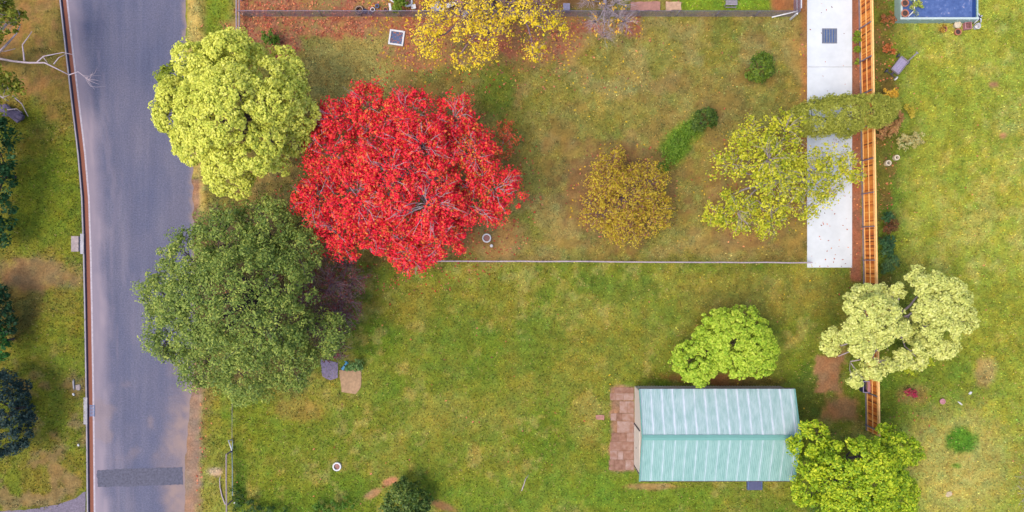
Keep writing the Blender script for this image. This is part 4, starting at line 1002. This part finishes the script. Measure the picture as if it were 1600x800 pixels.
gt = thing('gate_post', 'leaning end post with dark brace at the head of the pipe fence', 'post', P(363.5, 686))
b0 = P(363.5, 686)
MB().tube([(0, 0, -.1), (0, 0, .3), P(357, 688, 1.0) - b0, P(355, 704, 1.0) - b0 + Vector((.35, 0, 0))], [.05, .05, .04, .04], 8).build('post', M['white'], gt, smooth=True)
MB().bar(P(363.4, 703, .12) - b0, P(361.5, 706, 1.0) - b0 + Vector((-.02, 0, 0)), .09, .06).build('brace', M['navy'], gt)
MB().tube([P(363.5, 688, .1) - b0, P(363, 702, .15) - b0], .04, 8).build('lower_rail', gm, gt, smooth=True)
wf = thing('wire_fence', 'single rusty fence wire on slim stakes below the dark green tree', 'fence', P(362.5, 684))
b0 = P(362.5, 684)
for y in (684, 640, 600): MB().tube([P(362.5, y, -.1) - b0, P(362.5, y, .98) - b0], .022, 6).build('stake', M['greywood'], wf)
for z in (.95, .6): MB().tube([P(362.5, 684, z) - b0, P(362.8, 600, z) - b0], .014, 5).build('wire', M['greywood'], wf)
br = MB(); r = random.Random(2); br.tube([P(352, 788, .05), P(347, 775, .08), P(344, 762, .1), P(343, 750, .15), P(345, 742, .2)], [.05, .045, .04, .03, .015], 6)
ob = br.build('fallen_branch', M['bark_grey'], None, True); tag(ob, 'pale curved fallen branch on the grass left of the pipe fence', 'branch')
br = MB(); br.tube([P(815, 767, .05), P(819, 756, .08), P(821, 749, .1), P(826, 742, .05)], [.035, .03, .028, .012], 6)
ob = br.build('fallen_branch', M['bark_grey'], None, True); tag(ob, 'short pale stick lying on the lawn left of the shed', 'branch')

# ------------------------------------------------------------------ pits, lids, rings
o = thing('access_pit', 'square white rimmed pit with leaf strewn blue grey lid on the upper lawn', 'pit', P(620, 59.5), math.radians(-8))
mb = MB()
for s in (-1, 1): mb.box((s * .5, 0, .06), (.12, 1.12, .16)); mb.box((0, s * .5, .06), (.88, .12, .16))
mb.build('rim', M['white'], o, bevel=.01)
MB().box((0, 0, .03), (.88, .88, .05)).build('lid', plain('pit_lid', A(84, 100, 138), .7, .3, 9), o)
r = random.Random(5); mb = MB()
for k in range(26):
    x, y, a = r.uniform(-.4, .4), r.uniform(-.4, .4), r.uniform(0, 6); mb.box((x, y, .063 + r.uniform(0, .01)), (.09, .05, .006), rz=a)
mb.build('fallen_leaves', plain('rust_leaf', A(196, 118, 84), .8, .3, 20), o)
o = thing('drain_grate', 'square steel drain grate set in the white driveway', 'grate', P(1295.5, 56.5))
mb = MB()
for s in (-1, 1): mb.box((s * .53, 0, .055), (.06, 1.12, .03)); mb.box((0, s * .53, .055), (1.0, .06, .03))
mb.build('frame', plain('worn_steel_frame', A(132, 134, 146), .6, .2, 8), o)
mb = MB()
for k in range(5): mb.box((-.4 + k * .2, 0, .06), (.08, 1.0, .03))
for k in range(7): mb.box((0, -.45 + k * .15, .05), (1.0, .03, .012))
mb.build('bars', plain('steel_bars', A(132, 134, 142), .6, .2, 8), o)
MB().box((0, 0, .047), (1.0, 1.0, .004)).build('sump', plain('sump_blue', A(52, 96, 158), .5, .2, 6), o)
o = thing('kerb_pit', 'grey concrete pit lid on the verge beside the kerb', 'pit', P(120, 381, .12)); 
MB().box((-.1, 0, .03), (.55, 1.15, .1)).build('lid', M['oldconc'], o, bevel=.015)
MB().box((.235, 0, .0), (.08, 1.1, .06)).build('gap', M['navy'], o)
MB().box((.42, 0, .025), (.26, 1.5, .09)).build('lintel', M['kerbconc'], o, bevel=.01)
o = thing('kerb_inlet', 'blue grey drain grate in the gutter with long concrete kerb lintel', 'drain', P(144.5, 641.5))
mb = MB()
for k in range(8): mb.box((0, -.38 + k * .108, .03), (.3, .06, .025))
for s in (-1, 1): mb.box((s * .165, 0, .032), (.03, .9, .03))
mb.build('grate', M['bluegrey'], o)
MB().box((-.44, 0, .08), (.28, 2.0, .14)).build('lintel', M['kerbconc'], o, bevel=.015)
MB().box((-.29, 0, .075), (.03, .95, .11)).build('opening', M['navy'], o)
def stone(label, px, py, sx, sy, sz, mat, rz, seed, cat='stone', name='stone', z=0, group=None):
    r = random.Random(seed); mb = MB(); n = 10
    pr = [(r.uniform(.8, 1.1)) for _ in range(n)]
    vs = []
    for zf, sc in ((-.3, 1), (.55, 1.0), (1, .75)):
        for k in range(n):
            a = 2 * math.pi * k / n; ca, sa = math.cos(a), math.sin(a)
            q = max(abs(ca), abs(sa)) ** .6
            vs.append((ca / q * sx / 2 * pr[k] * sc, sa / q * sy / 2 * pr[k] * sc, sz * zf + r.uniform(-.05, .05) * sz))
    fs = [(i * n + k, i * n + (k + 1) % n, (i + 1) * n + (k + 1) % n, (i + 1) * n + k) for i in range(2) for k in range(n)] + [tuple(2 * n + k for k in range(n))]
    mb.add(vs, fs); o = mb.build(name, mat); o.location = P(px, py, z); o.rotation_euler = (0, 0, rz); tag(o, label, cat, group); return o
stone('long narrow pale concrete offcut lying on the left verge', 116, 601, .12, .85, .12, M['kerbconc'], .1, 1, z=.12)
stone('chunky pinkish concrete lump beside the narrow offcut', 122.5, 605, .35, .5, .1, M['oldconc'], .1, 2, z=.12)
stone('small white stone below the concrete offcut on the left verge', 115.5, 616, .16, .22, .1, M['white'], .5, 3, z=.12)
stone('small white stone on the grass near the bottom of the left verge', 123, 695, .14, .2, .08, M['white'], .3, 4, z=.12)
stone('pale flat stone on the lawn in the lower right corner', 1482, 772, .5, .4, .06, plain('pale_stone', A(214, 190, 154), .9, .15, 8), .4, 6)
stone('white scrap on the dry grass right of the pink pot', 1516, 614, .3, .2, .06, M['white'], .8, 7, 'scrap', 'scrap')
stone('narrow white offcut on the grass just right of the pink pot', 1500, 630, .45, .12, .05, M['white'], -.7, 8, 'scrap', 'scrap')
stone('small white pebble at the grass edge right of the lower left gate', 367, 785, .14, .14, .1, M['white'], .2, 9)
def ring(label, px, py, r, wd, mat, fill, h=.16, name='concrete_ring', cat='ring', group=None):
    o = thing(name, label, cat, P(px, py), 0, group)
    MB().lathe((0, 0, 0), [(r, -.05), (r, h * .8), (r - .02, h), (r - wd, h), (r - wd - .015, h * .8), (r - wd - .02, -.05)], 26, close=False).build('rim', M[mat], o, smooth=False)
    MB().lathe((0, 0, 0), [(r - wd, .03), ((r - wd) * .5, .06), (.001, .07)], 20, close=False).build('filling', M[fill], o)
    return o
M['leafsoil'] = plain('leafy_filling', A(176, 124, 116), .9, .35, 18)
ring('white concrete ring on the lawn beside the red tree', 760.5, 372, .34, .085, 'white', 'leafsoil')
ring('white concrete ring alone on the lower left lawn', 527, 728.5, .33, .1, 'white', 'leafsoil')
ring('small pale ring pot with dark centre, the lower left of a pair by the fence', 1385.5, 255.3, .22, .09, 'cream', 'navy', .3, 'ring_pot', 'pot', 'pair of ring pots')
ring('small pale ring pot with dark centre, the upper right of a pair by the fence', 1398.5, 246.8, .21, .09, 'cream', 'navy', .3, 'ring_pot', 'pot', 'pair of ring pots')
pot('round faded pink pot alone on the right hand lawn', 1470.5, 626.5, .2, .2, 'pink', 'pink', ringw=.25)
o = thing('marker_cap', 'small white cap in the grass beside the ring near the red tree', 'cap', P(768, 384))
MB().lathe((0, 0, 0), [(.09, -.05), (.09, .1), (.105, .1), (.105, .16), (.05, .19), (.001, .195)], 16, close=False).build('cap', M['white'], o)
MB().lathe((0, 0, 0), [(.13, -.03), (.13, .03), (.001, .035)], 16, close=False).build('collar', M['oldconc'], o)

# slab and blue thing beside the dark tree
c = P(547, 597); ob = MB().prism([(p[0] - c.x, p[1] - c.y) for p in outline_px(rough_edge([(530, 578), (565, 579), (564, 605), (556, 616), (534, 612)], .5, 5, 6))], -.05, .05).build('concrete_slab', plain('tan_slab', A(184, 148, 112), .9, .25, 5, bump=.2))
ob.location = c; tag(ob, 'tan concrete slab half sunk in grass at the edge of the dark green tree', 'slab')
c = P(516, 578); ob = MB().prism([(p[0] - c.x, p[1] - c.y) for p in outline_px(rough_edge([(500, 560), (528, 566), (528, 590), (516, 594), (504, 588)], .6, 5, 6))], -.05, .04).build('concrete_slab', plain('purple_grey_slab', A(140, 126, 152), .9, .25, 5, bump=.2))
ob.location = c; tag(ob, 'purplish grey paving slab under the twigs left of the tan slab', 'slab')
o = thing('toy_scooter', 'bright blue plastic object with a dark end lying at the head of the tan slab', 'toy', P(539.5, 571), math.radians(58))
MB().box((-.18, 0, .14), (.34, .2, .1)).box((.2, .0, .17), (.3, .16, .08)).build('body', M['blue'], o, bevel=.03)
MB().tube([(.3, -.18, .2), (.33, 0, .24), (.3, .18, .2)], .035, 8).build('handle', M['blue'], o, smooth=True)
for s in (-1, 1):
    mb = MB(); mb.lathe((0, 0, 0), [(.02, -.03), (.09, -.03), (.09, .03), (.02, .03)], 14); w_ = mb.build('wheel', M['navy'], o); w_.location = (-.28, s * .13, .09); w_.rotation_euler = (math.pi / 2, 0, 0)
mb = MB(); mb.lathe((0, 0, 0), [(.02, -.03), (.09, -.03), (.09, .03), (.02, .03)], 14); w_ = mb.build('wheel', M['navy'], o); w_.location = (.3, 0, .09); w_.rotation_euler = (math.pi / 2, 0, 0)

# garden cart
def cart():
    o = thing('garden_cart', 'weathered grey garden cart with axle and long handle parked by the fence', 'cart', P(1400, 105), math.radians(52))
    wd = plain('silver_grey_boards', A(168, 156, 184), .8, .2, 8)
    mb = MB()
    for k in range(4): mb.box((0, -.24 + k * .16, .42), (1.15, .15, .035))
    mb.build('deck', wd, o)
    sb = MB()
    for s in (-1, 1): sb.box((0, s * .335, .48), (1.17, .03, .17))
    sb.box((-.59, 0, .48), (.03, .64, .17)); sb.box((.59, 0, .48), (.03, .64, .17)); sb.build('side_board', M['greywood'], o)
    for x in (-.75, .68):
        ax = MB(); ax.tube([(x, -.42, .17), (x, .42, .17)], .03, 8); ax.bar((x, -.0, .19), (x * .75, 0, .4), .12, .05); ax.build('axle', M['dark'], o)
        for s in (-1, 1):
            if x > 0 and s < 0: pass
            wl = MB(); wl.lathe((0, 0, 0), [(.05, -.045), (.15, -.05), (.17, -.03), (.17, .03), (.15, .05), (.05, .045)], 18); q = wl.build('wheel', M['white'] if (x < 0 and s < 0) else M['dark'], o); q.location = (x, s * .46, .17); q.rotation_euler = (math.pi / 2, 0, 0)
    hb = MB(); hb.tube([(.62, -.3, .45), (.95, -.32, .6), (1.3, -.34, .85)], .045, 8); hb.tube([(1.3, -.44, .86), (1.3, -.22, .86)], .04, 8); hb.build('handle', M['greywood'], o, smooth=True)
cart()
# crate by the lower fence
o = thing('storage_bin', 'dark open bin with lilac side panel leaning on the lower orange fence', 'bin', P(1347.5, 602))
mb = MB()
for s in (-1, 1): mb.box((s * .24, 0, .3), (.03, .8, .6)); mb.box((0, s * .385, .3), (.45, .03, .6))
mb.box((0, 0, .04), (.45, .74, .04)); mb.build('body', M['navy'], o)
mb = MB()
for s in (-1, 1): mb.box((s * .25, 0, .615), (.06, .86, .03)); mb.box((0, s * .4, .615), (.44, .06, .03))
mb.build('rim', plain('lilac_rim', A(170, 160, 190), .6, .12, 6), o)
mb = MB(); mb.box((.16, 0, .635), (.22, .74, .025)); 
for k in (-.2, 0, .2): mb.box((.16, k, .652), (.2, .06, .015))
mb.build('lid', M['pink'], o)

# ------------------------------------------------------------------ bits behind the top fence
o = thing('tyre', 'old dark tyre with pale rim leaning at the top fence', 'tyre', P(562, 17))
mb = MB(); mb.lathe((0, 0, .12), [(.17, -.1), (.3, -.11), (.34, -.05), (.34, .05), (.3, .11), (.17, .1), (.15, 0), (.17, -.1)], 24, close=False); mb.build('tread', M['potsoil'], o, smooth=True)
mb = MB(); mb.lathe((0, 0, .18), [(.2, 0), (.25, .045), (.29, .06), (.31, .03)], 24, close=False); mb.build('rim', plain('dusty_rim', A(206, 176, 150), .7, .2, 9), o)
o = thing('wheel', 'white spoked wheel with orange hub lying behind the top fence', 'wheel', P(637.5, 4))
mb = MB(); mb.lathe((0, 0, .1), [(.26, -.06), (.36, -.06), (.38, 0), (.36, .06), (.26, .06), (.26, -.06)], 24, close=False)
for k in range(3): a = k * math.pi / 3; mb.bar((-.3 * math.cos(a), -.3 * math.sin(a), .1), (.3 * math.cos(a), .3 * math.sin(a), .1), .05, .04)
mb.build('rim', M['white'], o)
MB().lathe((0, 0, .1), [(.14, -.05), (.14, .07), (.001, .09)], 16, close=False).build('hub', plain('rusty_hub', A(176, 116, 60), .7, .2, 9), o)
pot('small pale blue pot in the clutter behind the top fence', 590, 11, .15, .22, 'bluegrey')
pot('dark blue pot beside the tyre behind the top fence', 571, 19, .17, .25, 'navy', 'navy')
pot('white pot in the middle of the clutter behind the top fence', 583, 16.5, .16, .2, 'white')
pot('terracotta pot at the right end of the clutter behind the top fence', 603, 16, .16, .2, 'terracotta')
pot('grey pot close to the mesh of the top fence', 579, 21, .14, .2, 'galv')
def rub(label, px, py, sx, sy, h, mat, rz, kind='board'):
    o = thing(kind, label, 'rubbish', P(px, py), rz, 'rubbish heap behind the top fence')
    r = random.Random(int(px * 7)); n = 6; xs = np.linspace(-sx / 2, sx / 2, n); vs = []
    for zt in (0, .03):
        for j in (-1, 1):
            for x in xs: vs.append((x, j * sy / 2 * r.uniform(.85, 1.1), h + zt + .06 * math.sin(x * 5 + j) ))
    g = lambda a, b, c: a * 2 * n + b * n + c
    fs = []
    for c_ in range(n - 1):
        fs += [(g(1, 0, c_), g(1, 0, c_ + 1), g(1, 1, c_ + 1), g(1, 1, c_)), (g(0, 1, c_), g(0, 1, c_ + 1), g(0, 0, c_ + 1), g(0, 0, c_)),
               (g(0, 0, c_), g(0, 0, c_ + 1), g(1, 0, c_ + 1), g(1, 0, c_)), (g(1, 1, c_), g(1, 1, c_ + 1), g(0, 1, c_ + 1), g(0, 1, c_))]
    MB().add(vs, fs).build('sheet', mat, o)
    MB().bar((-sx * .3, 0, -.02), (-sx * .3, 0, h + .02), .08, .08).bar((sx * .3, 0, -.02), (sx * .3, 0, h + .02), .08, .08).build('prop', M['greywood'], o)
rub('long white board slanting across the rubbish heap', 706, 9, 1.0, .3, .3, M['white'], .4)
rub('thin white board at the left of the rubbish heap', 694, 16, .9, .18, .25, M['white'], 1.0)
rub('square white sheet at the lower right of the rubbish heap', 727, 24, .42, .36, .25, M['white'], .2, 'sheet')
rub('grey metal sheet at the left edge of the rubbish heap', 682, 12, .8, .6, .2, M['galv'], .6, 'sheet')
rub('pinkish brown board at the top of the rubbish heap', 718, 6, .8, .25, .35, M['brickred'], -.5)
rub('blue plastic sheet at the right end of the rubbish heap', 734.5, 20, .36, .3, .3, plain('blue_sheet', A(40, 70, 160), .5, .1, 6), .3, 'sheet')
rub('small white offcut in the middle of the rubbish heap', 716, 20, .4, .2, .2, M['white'], 1.2)
rub('white plank standing near the green bush behind the top fence', 611, 14, .16, .5, .4, M['white'], .1)
rub('white bent sheet at the very top near the spoked wheel', 613, 3, .5, .16, .4, M['white'], -.6, 'sheet')
rub('white scrap sheet left of the yellow tree behind the top fence', 647, 13, .35, .3, .3, M['white'], .2, 'sheet')
o = thing('utility_box', 'lilac grey box by the fence under the right of the yellow tree', 'box', P(884, 16))
MB().box((0, 0, .35), (.42, .42, .7)).build('body', M['greywood'], o, bevel=.01)
MB().box((0, 0, .725), (.5, .5, .045)).build('lid', M['galv'], o, bevel=.01)
o = thing('bench', 'small grey slatted bench behind the top fence at upper right', 'bench', P(1140, 5))
mb = MB()
for k in range(4): mb.box((0, -.24 + k * .16, .45), (.86, .13, .035))
mb.build('seat', M['greywood'], o)
for x in (-.38, .38):
    for y in (-.22, .22): MB().box((x, y, .215), (.06, .06, .43)).build('leg', M['greywood'], o)
MB().box((0, -.42, .3), (.8, .04, .1)).build('rail', M['greywood'], o)
for lab, pts, m_ in (('pinkish garden slab behind the top fence beside the bare grey tree', [(985, 4), (1031, 3), (1031, 17), (985, 17)], M['brickred']),
                     ('pale stone slab behind the top fence, right of the pinkish slab', [(1040, 3), (1064, 4), (1064, 16.5), (1040, 17)], plain('pale_slab', A(206, 166, 134), .9, .25, 6, bump=.2))):
    c = P(pts[0][0] + 12, pts[0][1] + 7); ob = MB().prism([(p[0] - c.x, p[1] - c.y) for p in outline_px(rough_edge(pts, .7, 5, 9))], -.04, .12).build('garden_slab', m_); ob.location = c; tag(ob, lab, 'slab')
